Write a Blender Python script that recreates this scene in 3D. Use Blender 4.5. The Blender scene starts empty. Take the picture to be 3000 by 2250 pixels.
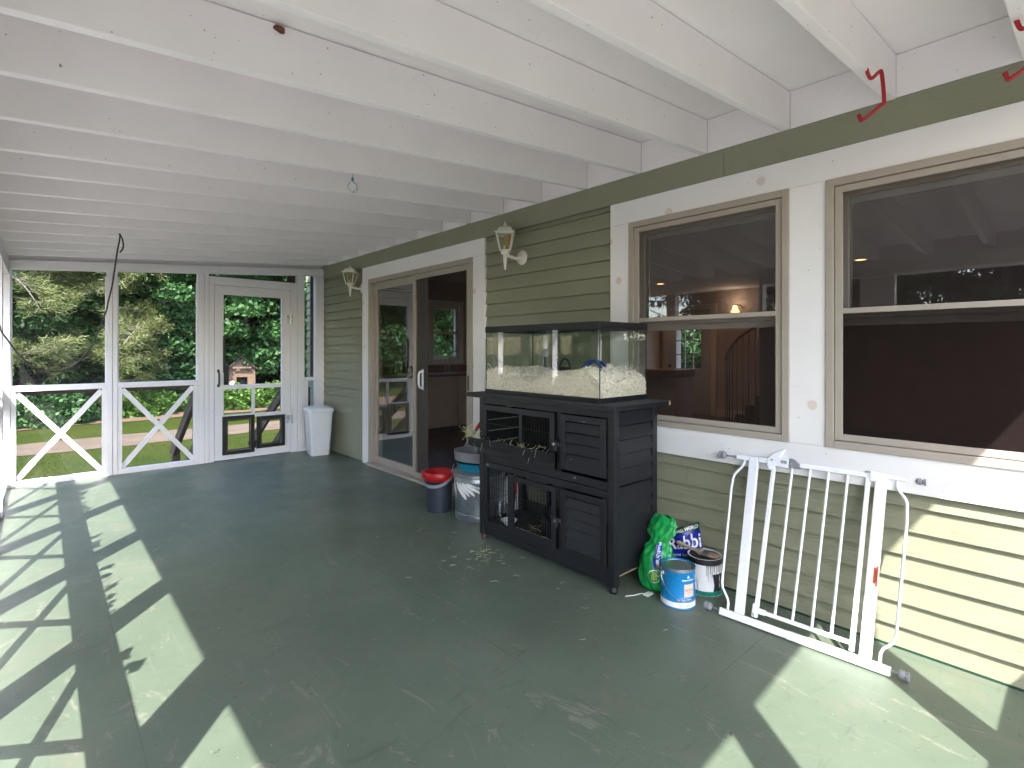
import bpy, bmesh, math, random
import numpy as np
from mathutils import Vector, Matrix
R=math.radians
random.seed(7); rng=np.random.default_rng(7)
sc=bpy.context.scene
col=sc.collection
# ------------------------------------------------------------------ camera
W=2.739                     # plane of the house wall
cd=bpy.data.cameras.new('camera'); cam=bpy.data.objects.new('camera',cd); col.objects.link(cam)
cam.location=(0,0,1.28); cam.rotation_euler=(R(90),0,-math.atan2(1379,1534))
cd.sensor_width=36; cd.lens=1534/3000*36; cd.shift_y=-100/3000; cd.clip_start=.02; cd.clip_end=500
sc.camera=cam
# ------------------------------------------------------------------ world, sun, exposure
w=bpy.data.worlds.new('World'); sc.world=w; w.use_nodes=True
nt=w.node_tree; bg=nt.nodes['Background']
sky=nt.nodes.new('ShaderNodeTexSky'); sky.sky_type='NISHITA'; sky.sun_disc=False
sky.sun_elevation=R(48.7); sky.sun_rotation=R(219.7); sky.air_density=1.0; sky.dust_density=1.5; sky.ozone_density=1.0
nt.links.new(sky.outputs[0],bg.inputs[0]); bg.inputs[1].default_value=.15
sd=bpy.data.lights.new('sun','SUN'); sd.energy=2.05; sd.angle=R(.53); sd.color=(1,.965,.915)
sun=bpy.data.objects.new('sun',sd); col.objects.link(sun)
sun.rotation_euler=Vector((-.56,-.675,1)).to_track_quat('Z','Y').to_euler()
sun.location=(-6,-7,12)
sc.view_settings.view_transform='Standard'; sc.view_settings.look='None'
sc.view_settings.exposure=3.38; sc.view_settings.gamma=1
sc.render.engine='CYCLES'
sc.cycles.max_bounces=12; sc.cycles.diffuse_bounces=6; sc.cycles.transparent_max_bounces=24; sc.cycles.glossy_bounces=4
sc.cycles.sample_clamp_indirect=8
# ------------------------------------------------------------------ materials
MATS={}
def newmat(name):
    m=bpy.data.materials.new(name); m.use_nodes=True; MATS[name]=m
    return m,m.node_tree,m.node_tree.nodes['Principled BSDF']
def N(nt,t,**k):
    n=nt.nodes.new(t)
    for a,b in k.items(): setattr(n,a,b)
    return n
def coords(nt,scale=(1,1,1),kind='Object'):
    tc=N(nt,'ShaderNodeTexCoord'); mp=N(nt,'ShaderNodeMapping'); mp.inputs['Scale'].default_value=scale
    nt.links.new(tc.outputs[kind],mp.inputs[0]); return mp.outputs[0]
def noise(nt,co,scale,detail=5,rough=.6,dist=0):
    n=N(nt,'ShaderNodeTexNoise'); n.inputs['Scale'].default_value=scale; n.inputs['Detail'].default_value=detail
    n.inputs['Roughness'].default_value=rough; n.inputs['Distortion'].default_value=dist
    nt.links.new(co,n.inputs['Vector']); return n.outputs[0]
def ramp(nt,fac,stops):
    r=N(nt,'ShaderNodeValToRGB'); e=r.color_ramp.elements
    while len(e)<len(stops): e.new(.5)
    for i,(p,c) in enumerate(stops):
        e[i].position=p; e[i].color=(c,c,c,1) if not hasattr(c,'__len__') else (*c[:3],1)
    nt.links.new(fac,r.inputs[0]); return r.outputs[0]
def mix(nt,fac,a,b,mode='MIX'):
    m=N(nt,'ShaderNodeMix'); m.data_type='RGBA'; m.blend_type=mode
    for i,v in ((0,fac),(6,a),(7,b)):
        if hasattr(v,'is_linked') or isinstance(v,bpy.types.NodeSocket): nt.links.new(v,m.inputs[i])
        else: m.inputs[i].default_value=v if i==0 else (*v[:3],1)
    return m.outputs[2]
def mth(nt,op,a,b=0,c=0):
    m=N(nt,'ShaderNodeMath',operation=op)
    for i,v in enumerate((a,b,c)):
        if isinstance(v,bpy.types.NodeSocket): nt.links.new(v,m.inputs[i])
        else: m.inputs[i].default_value=v
    return m.outputs[0]
def bump(nt,p,h,strength=.2,dist=.002):
    b=N(nt,'ShaderNodeBump'); b.inputs['Strength'].default_value=strength; b.inputs['Distance'].default_value=dist
    nt.links.new(h,b.inputs['Height']); nt.links.new(b.outputs[0],p.inputs['Normal'])
def std(name,c,rough=.5,var=.12,scale=12,metal=0,bmp=.15,stretch=(1,1,1),spec=.5,bscale=None,dirt=None,dirtamt=.0,sheen=0):
    m,nt,p=newmat(name); co=coords(nt,stretch)
    n=noise(nt,co,scale); dk=tuple(x*(1-var) for x in c); lt=tuple(min(1,x*(1+var)) for x in c)
    base=ramp(nt,n,[(.3,dk),(.7,lt)])
    if dirt:
        n2=noise(nt,co,scale*.35,6,.7); f=ramp(nt,n2,[(.52,0),(.75,dirtamt)])
        base=mix(nt,f,base,dirt)
    nt.links.new(base,p.inputs['Base Color'])
    rr=noise(nt,co,scale*2.3,3); nt.links.new(ramp(nt,rr,[(.3,max(0,rough-.07)),(.7,min(1,rough+.07))]),p.inputs['Roughness'])
    p.inputs['Metallic'].default_value=metal; p.inputs['Specular IOR Level'].default_value=spec
    if bmp: bump(nt,p,noise(nt,co,bscale or scale*4,4),bmp)
    return m
# floor: painted plywood
m,nt,p=newmat('floor_paint'); co=coords(nt); 
base=ramp(nt,noise(nt,co,1.3,6,.65),[(.3,(.082,.107,.075)),(.7,(.116,.143,.103))])
tc2=N(nt,'ShaderNodeMapping'); tc2.inputs['Rotation'].default_value=(0,0,R(-28)); tc2.inputs['Scale'].default_value=(14,.9,1); nt.links.new(co,tc2.inputs[0])
st=noise(nt,tc2.outputs[0],2.2,8,.7,.6)
base=mix(nt,ramp(nt,st,[(.58,0),(.74,.36)]),base,(.19,.20,.155))
sm=noise(nt,co,2.1,7,.72,.9)
base=mix(nt,ramp(nt,sm,[(.57,0),(.68,.6)]),base,(.145,.135,.10))
sw=noise(nt,coords(nt,(1.5,.5,1)),3.2,9,.78,2.2); base=mix(nt,ramp(nt,sw,[(.585,0),(.63,.62),(.67,0)]),base,(.22,.215,.17))
sw2=noise(nt,coords(nt,(.6,1.3,1)),5.5,8,.7,3.0); base=mix(nt,ramp(nt,sw2,[(.34,.35),(.42,0)]),base,(.05,.055,.04))
sp=noise(nt,co,60,2,.5); base=mix(nt,ramp(nt,sp,[(.74,0),(.77,.6)]),base,(.30,.29,.24))
sp2=noise(nt,co,48,2,.5); base=mix(nt,ramp(nt,sp2,[(.24,.8),(.27,0)]),base,(.03,.035,.03))
# sheet joints: x = .25+1.22k , y=3.05+2.44k
sx=N(nt,'ShaderNodeSeparateXYZ'); nt.links.new(co,sx.inputs[0])
def joint(axis,off,per,wd):
    a=mth(nt,'ADD',sx.outputs[axis],-off+per*10); b=mth(nt,'MODULO',a,per); return mth(nt,'LESS_THAN',b,wd)
j=mth(nt,'MAXIMUM',joint(0,.25,1.22,.004),joint(1,3.05,2.62,.004))
jn=mth(nt,'MULTIPLY',j,ramp(nt,noise(nt,co,3,4),[(.45,.0),(.65,.75)]))
base=mix(nt,jn,base,(.02,.025,.02))
nt.links.new(base,p.inputs['Base Color'])
nt.links.new(ramp(nt,noise(nt,co,2.2,6,.7,.5),[(.3,.34),(.7,.52)]),p.inputs['Roughness'])
br=N(nt,'ShaderNodeMapping'); br.inputs['Scale'].default_value=(40,2.5,1); br.inputs['Rotation'].default_value=(0,0,R(15)); nt.links.new(co,br.inputs[0])
h=mth(nt,'ADD',mth(nt,'MULTIPLY',noise(nt,br.outputs[0],3,5),.35),noise(nt,co,7,5)); bump(nt,p,h,.18,.003)
# white painted wood, two kinds
def paint(name,c,knots=False,rough=.5,grain=(1,1,1),dirt=.25):
    m,nt,p=newmat(name); co=coords(nt)
    base=ramp(nt,noise(nt,co,2.5,5),[(.3,tuple(x*.93 for x in c)),(.7,c)])
    if knots:
        v=N(nt,'ShaderNodeTexVoronoi'); v.voronoi_dimensions='2D'; v.inputs['Scale'].default_value=2.7
        s3=N(nt,'ShaderNodeSeparateXYZ'); c3=N(nt,'ShaderNodeCombineXYZ'); nt.links.new(co,s3.inputs[0]); nt.links.new(s3.outputs[1],c3.inputs[0]); nt.links.new(s3.outputs[2],c3.inputs[1]); nt.links.new(c3.outputs[0],v.inputs['Vector'])
        r=N(nt,'ShaderNodeSeparateColor'); nt.links.new(v.outputs['Color'],r.inputs[0])
        sel=mth(nt,'GREATER_THAN',r.outputs[0],.30)
        wob=mth(nt,'ADD',v.outputs['Distance'],mth(nt,'MULTIPLY',noise(nt,co,20,3),.03))
        core=ramp(nt,wob,[(.05,.8),(.060,1),(.075,.35),(.09,0)])
        base=mix(nt,mth(nt,'MULTIPLY',mth(nt,'MULTIPLY',core,sel),.55),base,(.55,.36,.22))
        st=noise(nt,coords(nt,(1,1,8)),4,5,.7); base=mix(nt,ramp(nt,st,[(.6,0),(.8,.18)]),base,(.6,.5,.4))
    d=noise(nt,co,22,6,.75); base=mix(nt,ramp(nt,d,[(.68,0),(.76,dirt)]),base,(.35,.30,.26))
    sp=noise(nt,co,75,1,.4); base=mix(nt,ramp(nt,sp,[(.785,0),(.80,.75)]),base,(.10,.08,.07))
    nt.links.new(base,p.inputs['Base Color']); p.inputs['Roughness'].default_value=rough
    mp=coords(nt,grain); h=mth(nt,'ADD',noise(nt,mp,8,6,.7),mth(nt,'MULTIPLY',noise(nt,co,120,2),.25)); bump(nt,p,h,.3,.0015)
    return m
paint('ceiling_white',(.83,.795,.795),grain=(.6,10,10),rough=.55,dirt=.10)
paint('trim_white',(.82,.795,.785),knots=True,grain=(10,1,10),rough=.42,dirt=.05)
paint('frame_white',(.78,.75,.765),grain=(9,9,.8),rough=.5,dirt=.35)
# sage siding, with wood grain
m,nt,p=newmat('siding_sage'); co=coords(nt); 
base=ramp(nt,noise(nt,co,1.7,5),[(.3,(.228,.231,.155)),(.7,(.262,.263,.184))])
g=noise(nt,coords(nt,(1,1.6,28)),4,7,.72,1.2); base=mix(nt,ramp(nt,g,[(.6,0),(.75,.16)]),base,(.15,.15,.095))
base=mix(nt,ramp(nt,noise(nt,co,5,8,.8),[(.60,0),(.78,.45)]),base,(.13,.115,.08))
nt.links.new(base,p.inputs['Base Color']); p.inputs['Roughness'].default_value=.48; bump(nt,p,g,.7,.005)
std('taupe_vinyl',(.36,.312,.262),.42,.05,6,bmp=.05)
std('dark_screenframe',(.14,.125,.115),.4,.06,6,bmp=.03)
m=std('hutch_black',(.0078,.0078,.0108),.42,.3,14,bmp=.35,stretch=(1,1,5),spec=.5,dirt=(.045,.042,.04),dirtamt=.2)
nt=m.node_tree; p=nt.nodes['Principled BSDF']; l=p.inputs['Base Color'].links[0].from_socket; co=coords(nt,(1,.35,1)); nt.links.new(mix(nt,ramp(nt,noise(nt,co,34,3,.55),[(.735,0),(.75,.8)]),l,(.30,.27,.25)),p.inputs['Base Color'])
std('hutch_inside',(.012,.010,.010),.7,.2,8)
std('black_plastic',(.012,.012,.013),.38,.15,15,bmp=.05)
std('black_metal',(.02,.02,.02),.4,.2,20,bmp=.05)
std('raw_wood',(.33,.23,.14),.7,.15,30,stretch=(1,6,1))
std('white_plastic',(.72,.73,.76),.34,.05,5,bmp=.08,dirt=(.45,.43,.42),dirtamt=.35)
std('gate_white',(.80,.81,.84),.3,.03,5,bmp=.02)
std('grey_plastic',(.22,.225,.24),.45,.08,12,bmp=.06)
std('dark_bucket',(.026,.033,.048),.45,.12,12,bmp=.08)
std('red_plastic',(.40,.007,.010),.35,.1,10,bmp=.05)
std('red_rubber',(.38,.006,.012),.45,.1,14,bmp=.05)
std('teal_plastic',(.005,.20,.32),.35,.08,8,bmp=.05)
std('zinc_bolt',(.55,.6,.62),.3,.1,20,metal=1,bmp=.05)
std('brown_stain',(.055,.028,.018),.6,.25,9,bmp=.2,stretch=(1,1,6))
std('weathered_wood',(.115,.085,.060),.8,.35,10,bmp=.4,stretch=(5,1,5))
std('hay',(.50,.46,.24),.75,.35,30,bmp=0)
std('mud',(.13,.05,.025),.9,.3,60,bmp=.6)
std('green_bag',(.006,.27,.055),.28,.12,8,bmp=.35,bscale=22)
std('blue_print',(.010,.025,.30),.3,.1,10,bmp=.2)
std('dark_green_print',(.008,.05,.025),.35,.1,10,bmp=.1)
std('white_print',(.80,.80,.80),.4,.03,10,bmp=0)
std('dull_yellow',(.20,.17,.03),.5,.2,20)
std('yellow_print',(.60,.62,.03),.4,.03,10,bmp=0)
std('brown_fur_print',(.22,.16,.11),.5,.4,60,bmp=0)
std('can_blue',(.008,.20,.46),.3,.04,6,bmp=.03)
std('can_peach',(.70,.52,.42),.35,.03,6,bmp=0)
std('can_black',(.018,.018,.020),.35,.1,8,bmp=.03)
std('base_green',(.010,.045,.026),.45,.1,8)
std('can_green',(.005,.20,.13),.35,.1,8,bmp=.03)
std('print_grey',(.25,.2,.17),.4,.03,6,bmp=0)
std('label_orange',(.60,.10,.035),.4,.03,6,bmp=0)
std('lid_steel',(.34,.35,.34),.42,.15,14,metal=.9,bmp=.1)
std('bristle',(.33,.22,.18),.7,.35,60,stretch=(8,1,8))
std('brush_handle',(.34,.27,.20),.6,.3,20)
std('interior_wall',(.36,.29,.265),.7,.05,3)
std('interior_ceiling',(.55,.50,.46),.8,.03,3)
std('interior_floor',(.055,.035,.028),.4,.3,5,stretch=(1,8,1))
std('cabinet',(.52,.43,.37),.45,.06,4)
std('counter',(.16,.10,.07),.3,.35,30)
std('oak',(.12,.075,.05),.5,.25,12,stretch=(1,6,1))
std('door_grey',(.34,.33,.35),.45,.04,4)
std('stain_amber',(.45,.19,.02),.3,.1,10,bmp=.1)
std('lamp_white',(.74,.71,.63),.4,.06,12,bmp=.08)
std('blue_toy',(.015,.05,.24),.3,.1,8)
std('clear_grey',(.30,.32,.33),.25,.1,8)
std('rabbit_fur',(.009,.008,.008),.85,.5,40,bmp=.5,spec=.2,dirt=(.05,.042,.04),dirtamt=.45)
std('jute',(.08,.035,.02),.8,.3,30)
std('roofing',(.05,.05,.05),.9,.2,9)
std('playhouse_wood',(.11,.066,.04),.75,.35,9,bmp=.3,stretch=(1,1,5))
std('shingle',(.05,.042,.028),.9,.4,9,bmp=.3)
std('soil',(.085,.048,.028),.95,.3,3,bmp=.5)
# galvanised steel
m,nt,p=newmat('galvanised'); co=coords(nt)
v=N(nt,'ShaderNodeTexVoronoi'); v.inputs['Scale'].default_value=70; nt.links.new(co,v.inputs['Vector'])
base=mix(nt,.25,ramp(nt,noise(nt,co,6,5),[(.3,(.26,.30,.33)),(.7,(.40,.44,.46))]),v.outputs['Color'],'SOFT_LIGHT')
nt.links.new(base,p.inputs['Base Color']); p.inputs['Metallic'].default_value=.85
nt.links.new(ramp(nt,noise(nt,co,9,4),[(.3,.28),(.7,.48)]),p.inputs['Roughness']); bump(nt,p,noise(nt,co,14,3),.12,.004)
# glass: thin sheet, fresnel reflection over transparency
def glass(name,tint=(.93,.95,.94),f0=.07,extra=None,rough=.0):
    m,nt,p=newmat(name); nt.nodes.remove(p); out=nt.nodes['Material Output']
    lw=N(nt,'ShaderNodeLayerWeight'); lw.inputs[0].default_value=.5
    f=mth(nt,'MULTIPLY_ADD',mth(nt,'POWER',lw.outputs['Facing'],5.0),1-f0,f0)
    t=N(nt,'ShaderNodeBsdfTransparent'); t.inputs[0].default_value=(*tint,1)
    g=N(nt,'ShaderNodeBsdfGlossy'); g.inputs['Roughness'].default_value=rough; g.inputs[0].default_value=(1,1,1,1)
    mx=N(nt,'ShaderNodeMixShader'); nt.links.new(f,mx.inputs[0]); nt.links.new(t.outputs[0],mx.inputs[1]); nt.links.new(g.outputs[0],mx.inputs[2])
    nt.links.new(mx.outputs[0],out.inputs[0]); return m
glass('window_glass',(.78,.81,.80),.24); glass('tank_glass',(.94,.97,.95),.12); glass('clear_plastic',(.80,.82,.84),.12,rough=.08); glass('lamp_glass',(.8,.85,.78),.08,rough=.05)
def screen(name,c,op,s=1.0):
    m,nt,p=newmat(name); nt.nodes.remove(p); out=nt.nodes['Material Output']
    t=N(nt,'ShaderNodeBsdfTransparent'); d=N(nt,'ShaderNodeBsdfDiffuse'); d.inputs[0].default_value=(*c,1)
    co=coords(nt); f=ramp(nt,noise(nt,co,3,4),[(.3,op*.93),(.7,min(1,op*1.07))])
    mx=N(nt,'ShaderNodeMixShader'); nt.links.new(f,mx.inputs[0]); nt.links.new(t.outputs[0],mx.inputs[1]); nt.links.new(d.outputs[0],mx.inputs[2])
    nt.links.new(mx.outputs[0],out.inputs[0])
screen('insect_screen',(.10,.10,.10),.13); screen('window_screen',(.040,.030,.028),.38); screen('dense_screen',(.020,.014,.013),.74)
screen('tank_mesh',(.12,.12,.12),.7)
def emis(name,c,s):
    m,nt,p=newmat(name); p.inputs['Base Color'].default_value=(*c,1); p.inputs['Emission Color'].default_value=(*c,1); p.inputs['Emission Strength'].default_value=s
emis('lamp_glow',(1,.55,.22),.9); emis('sconce_glow',(1,.62,.28),.42)
# foliage
def leafmat(name,a,b,trans=.35):
    m,nt,p=newmat(name); out=nt.nodes['Material Output']
    g=N(nt,'ShaderNodeNewGeometry'); co=coords(nt)
    n=noise(nt,co,.9,3); mixv=mth(nt,'ADD',mth(nt,'MULTIPLY',g.outputs['Random Per Island'],.55),mth(nt,'MULTIPLY',n,.45))
    c=ramp(nt,mixv,[(.2,a),(.8,b)]); nt.links.new(c,p.inputs['Base Color']); p.inputs['Roughness'].default_value=.5
    p.inputs['Specular IOR Level'].default_value=.35
    tr=N(nt,'ShaderNodeBsdfTranslucent'); nt.links.new(c,tr.inputs[0])
    mx=N(nt,'ShaderNodeMixShader'); mx.inputs[0].default_value=trans
    nt.links.new(p.outputs[0],mx.inputs[1]); nt.links.new(tr.outputs[0],mx.inputs[2]); nt.links.new(mx.outputs[0],out.inputs[0])
leafmat('leaf_maple',(.013,.046,.013),(.060,.145,.038)); leafmat('leaf_bright',(.035,.085,.014),(.10,.19,.03)); leafmat('leaf_pine',(.055,.075,.022),(.19,.215,.075),.3); leafmat('leaf_dark',(.008,.022,.007),(.026,.060,.018))
leafmat('grass_blade',(.014,.026,.004),(.036,.048,.009))
std('bark',(.075,.055,.042),.9,.4,9,bmp=.6,stretch=(1,1,.3)); std('dead_twig',(.14,.12,.105),.9,.3,9)
# lawn and drive
m,nt,p=newmat('lawn_green'); co=coords(nt)
base=ramp(nt,noise(nt,co,.8,8,.7),[(.3,(.016,.027,.003)),(.5,(.026,.038,.004)),(.72,(.048,.042,.010))])
base=mix(nt,ramp(nt,noise(nt,co,14,6,.7),[(.35,0),(.7,.5)]),base,(.010,.020,.002))
nt.links.new(base,p.inputs['Base Color']); p.inputs['Roughness'].default_value=.9; p.inputs['Specular IOR Level'].default_value=.08; bump(nt,p,noise(nt,co,40,5),.8,.02)
m,nt,p=newmat('drive_dirt'); co=coords(nt)
base=ramp(nt,noise(nt,co,1.2,8,.75),[(.3,(.068,.052,.038)),(.6,(.105,.082,.062)),(.75,(.040,.036,.016))])
nt.links.new(base,p.inputs['Base Color']); p.inputs['Roughness'].default_value=.95; p.inputs['Specular IOR Level'].default_value=.1; bump(nt,p,noise(nt,co,30,5),.7,.02)
std('bounce_gravel_pale',(.17,.155,.145),.95,.25,35,bmp=.6)  # for the added out-of-view ground that bounces light
# wood shavings
m,nt,p=newmat('shavings'); g=N(nt,'ShaderNodeNewGeometry'); co=coords(nt)
base=ramp(nt,g.outputs['Random Per Island'],[(0,(.42,.27,.15)),(.09,(.80,.70,.57)),(1,(.92,.86,.77))])
base=mix(nt,ramp(nt,noise(nt,co,22,5,.8),[(.64,0),(.70,.75)]),base,(.20,.11,.05))
nt.links.new(base,p.inputs['Base Color']); p.inputs['Roughness'].default_value=.9
# ------------------------------------------------------------------ builders
ORG={}
class MB:
    def __init__(s): s.V=[];s.F=[]
    def add(s,vs,fs):
        o=len(s.V); s.V+= [tuple(v) for v in vs]; s.F+=[tuple(i+o for i in f) for f in fs]; return s
    def hexa(s,p): return s.add(p,[(0,3,2,1),(4,5,6,7),(0,1,5,4),(1,2,6,5),(2,3,7,6),(3,0,4,7)])
    def box(s,x0,x1,y0,y1,z0,z1):
        x0,x1=sorted((x0,x1));y0,y1=sorted((y0,y1));z0,z1=sorted((z0,z1))
        return s.hexa([(x0,y0,z0),(x1,y0,z0),(x1,y1,z0),(x0,y1,z0),(x0,y0,z1),(x1,y0,z1),(x1,y1,z1),(x0,y1,z1)])
    def bar(s,a,b,w,t,up=(0,0,1)):
        a,b=Vector(a),Vector(b); d=(b-a).normalized(); u=Vector(up); r=d.cross(u).normalized(); u=r.cross(d).normalized()
        P=[]
        for c in (a,b):
            P+=[c-r*w/2-u*t/2,c+r*w/2-u*t/2,c+r*w/2+u*t/2,c-r*w/2+u*t/2]
        return s.add(P,[(0,1,2,3),(7,6,5,4),(0,4,5,1),(1,5,6,2),(2,6,7,3),(3,7,4,0)])
    def tube(s,pts,r,n=8,cap=True):
        pts=[Vector(p) for p in pts]; rr=r if hasattr(r,'__len__') else [r]*len(pts); vs=[];fs=[]
        pu=None
        for i,p in enumerate(pts):
            d=(pts[min(i+1,len(pts)-1)]-pts[max(i-1,0)]).normalized()
            if pu is None: pu=d.orthogonal().normalized()
            u=(pu-d*pu.dot(d)); u=u.normalized() if u.length>1e-6 else d.orthogonal().normalized(); pu=u; v=d.cross(u)
            for k in range(n):
                a=2*math.pi*k/n; vs.append(p+(u*math.cos(a)+v*math.sin(a))*rr[i])
        for i in range(len(pts)-1):
            for k in range(n):
                k2=(k+1)%n; fs.append((i*n+k,i*n+k2,(i+1)*n+k2,(i+1)*n+k))
        if cap: fs+= [tuple(range(n-1,-1,-1)),tuple(range((len(pts)-1)*n,len(pts)*n))]
        return s.add(vs,fs)
    def lathe(s,prof,c=(0,0,0),n=32,a0=0,a1=2*math.pi,ax=None,ell=1):
        full=abs(a1-a0-2*math.pi)<1e-6; m=n if full else n+1; vs=[];fs=[]
        for r,z in prof:
            for k in range(m):
                a=a0+(a1-a0)*k/n; x,y=r*math.cos(a),r*ell*math.sin(a)
                v=Vector((x,y,z))
                if ax is not None: v=ax@v
                vs.append(Vector(c)+v)
        for i in range(len(prof)-1):
            for k in range(n if full else m-1):
                k2=(k+1)%m; fs.append((i*m+k,i*m+k2,(i+1)*m+k2,(i+1)*m+k))
        return s.add(vs,fs)
    def prism(s,poly,f0,f1):            # f0/f1 map (a,b)->3d
        n=len(poly); vs=[f0(*p) for p in poly]+[f1(*p) for p in poly]
        fs=[tuple(range(n-1,-1,-1)),tuple(range(n,2*n))]+[(i,(i+1)%n,n+(i+1)%n,n+i) for i in range(n)]
        return s.add(vs,fs)
    def grid(s,f,nu,nv,closed=False):
        vs=[f(i/nu,j/nv) for j in range(nv+1) for i in range(nu+1)]
        fs=[(j*(nu+1)+i,j*(nu+1)+i+1,(j+1)*(nu+1)+i+1,(j+1)*(nu+1)+i) for j in range(nv) for i in range(nu)]
        return s.add(vs,fs)
    def quad(s,a,b,c,d): return s.add([a,b,c,d],[(0,1,2,3)])
    def frame(s,y0,y1,z0,z1,wd,x0,x1):  # ring in the y-z plane
        s.box(x0,x1,y0,y0+wd,z0,z1).box(x0,x1,y1-wd,y1,z0,z1).box(x0,x1,y0+wd,y1-wd,z0,z0+wd).box(x0,x1,y0+wd,y1-wd,z1-wd,z1); return s
    def framex(s,x0,x1,z0,z1,wd,y0,y1): # ring in the x-z plane
        s.box(x0,x0+wd,y0,y1,z0,z1).box(x1-wd,x1,y0,y1,z0,z1).box(x0+wd,x1-wd,y0,y1,z0,z0+wd).box(x0+wd,x1-wd,y0,y1,z1-wd,z1); return s
    def build(s,name,mat,parent=None,bevel=0,smooth=None,fix=True):
        me=bpy.data.meshes.new(name)
        if parent is not None: o=ORG[parent.name]
        else:
            a=np.array([tuple(v) for v in s.V]); o=Vector(((a[:,0].min()+a[:,0].max())/2,(a[:,1].min()+a[:,1].max())/2,a[:,2].min()))
        me.from_pydata([Vector(v)-o for v in s.V],[],s.F)
        if fix:
            bm=bmesh.new(); bm.from_mesh(me); bmesh.ops.recalc_face_normals(bm,faces=bm.faces); bm.to_mesh(me); bm.free()
        me.materials.append(MATS[mat]); ob=bpy.data.objects.new(name,me); col.objects.link(ob)
        if parent is not None: ob.parent=parent
        else: ob.location=o
        ORG[ob.name]=o
        if smooth:
            for pl in me.polygons: pl.use_smooth=True
            me.set_sharp_from_angle(angle=R(smooth))
        if bevel:
            b=ob.modifiers.new('bevel','BEVEL'); b.width=bevel; b.segments=2; b.limit_method='ANGLE'; b.angle_limit=R(40)
        return ob
def tag(o,label=None,cat=None,group=None,kind=None):
    if label:o['label']=label
    if cat:o['category']=cat
    if group:o['group']=group
    if kind:o['kind']=kind
    return o
def thing(name,label,cat,loc,group=None,kind=None):
    o=bpy.data.objects.new(name,None); o.empty_display_size=.1; col.objects.link(o); o.location=loc; ORG[o.name]=Vector(loc)
    return tag(o,label,cat,group,kind)
def copytree(o,parent=None):
    c=o.copy(); col.objects.link(c); c.parent=parent
    for ch in o.children: copytree(ch,c)
    return c
def textmesh(txt,size,align='CENTER',bold=0):
    cu=bpy.data.curves.new('t','FONT'); cu.body=txt; cu.size=size; cu.align_x=align; cu.align_y='CENTER'; cu.resolution_u=3; cu.offset=bold
    ob=bpy.data.objects.new('t',cu); col.objects.link(ob); dg=bpy.context.evaluated_depsgraph_get(); dg.update()
    me=bpy.data.meshes.new_from_object(ob.evaluated_get(dg)); vs=[v.co.copy() for v in me.vertices]; fs=[tuple(p.vertices) for p in me.polygons]
    bpy.data.objects.remove(ob); bpy.data.meshes.remove(me); bpy.data.curves.remove(cu); return vs,fs
def text(name,txt,size,f,mat,parent,bold=0,align='CENTER'):
    vs,fs=textmesh(txt,size,align,bold); m=MB(); m.add([f(v.x,v.y) for v in vs],fs); return m.build(name,mat,parent,fix=False)
def quadmesh(name,arr,mat,parent=None,org=None):   # arr: N x 4 x 3 world coordinates
    arr=np.asarray(arr,dtype=np.float32); n=len(arr)
    o=ORG[parent.name] if parent is not None else Vector(org)
    me=bpy.data.meshes.new(name); co=(arr.reshape(-1,3)-np.array(o,dtype=np.float32)).astype(np.float32)
    me.vertices.add(4*n); me.vertices.foreach_set('co',co.ravel()); me.loops.add(4*n); me.loops.foreach_set('vertex_index',np.arange(4*n,dtype=np.int32))
    me.polygons.add(n); me.polygons.foreach_set('loop_start',np.arange(0,4*n,4,dtype=np.int32)); me.update(calc_edges=True); me.validate()
    me.materials.append(MATS[mat]); ob=bpy.data.objects.new(name,me); col.objects.link(ob)
    if parent is not None: ob.parent=parent
    else: ob.location=o
    ORG[ob.name]=Vector(o); return ob
def zj(x): return 2.36-.0745*(W-x)      # underside of the joists
# ================================================================== ground
GZ=-.8
m=MB()
def gz(x,y):
    z=GZ
    if y>18.5: z+= .10*(y-18.5)**1.1*.35
    return z
def rim(a): return a
xs=[-160,-90,-50,-30]+[ -24+2*i for i in range(25)]+[30,50,90,160]; ys=[-160,-80,-30,-12]+[-6+1.5*i for i in range(28)]+[42,60,100,180]
V=[(x,y,gz(x,y)) for y in ys for x in xs]; nx=len(xs)
F=[(j*nx+i,j*nx+i+1,(j+1)*nx+i+1,(j+1)*nx+i) for j in range(len(ys)-1) for i in range(nx-1)]
m.add(V,F); tag(m.build('lawn','lawn_green',smooth=60),kind='structure')
m=MB()
def dr(u,v):
    x=-34+u*70; yc=14.85+.04*(x)+.006*x*x*(.6 if x<0 else .35); wd=1.75+.25*math.sin(x*.9)*.5
    y=yc+(v-.5)*wd+.06*math.sin(x*7+v*9)
    return (x,y,gz(x,y)+.012)
m.grid(dr,140,6); tag(m.build('driveway','drive_dirt',smooth=60),kind='structure')
m=MB()
def so(u,v):
    x=-20+u*40; y=18.4+.08*x+v*2.2+.12*math.sin(x*2.1+v*3)
    return (x,y,gz(x,y)+.03)
m.grid(so,90,4); tag(m.build('soil_bank','soil',smooth=60),kind='structure')
m=MB(); m.grid(lambda u,v:(-7.5+u*6.9,-6+v*12.2,GZ+.012),40,60); m.grid(lambda u,v:(-.6+u*3.2,-6+v*5.2,GZ+.012),20,24)  # unseen pale ground, added so sunlight bounces up onto the porch ceiling
tag(m.build('bounce_gravel','bounce_gravel_pale'),kind='structure')
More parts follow.
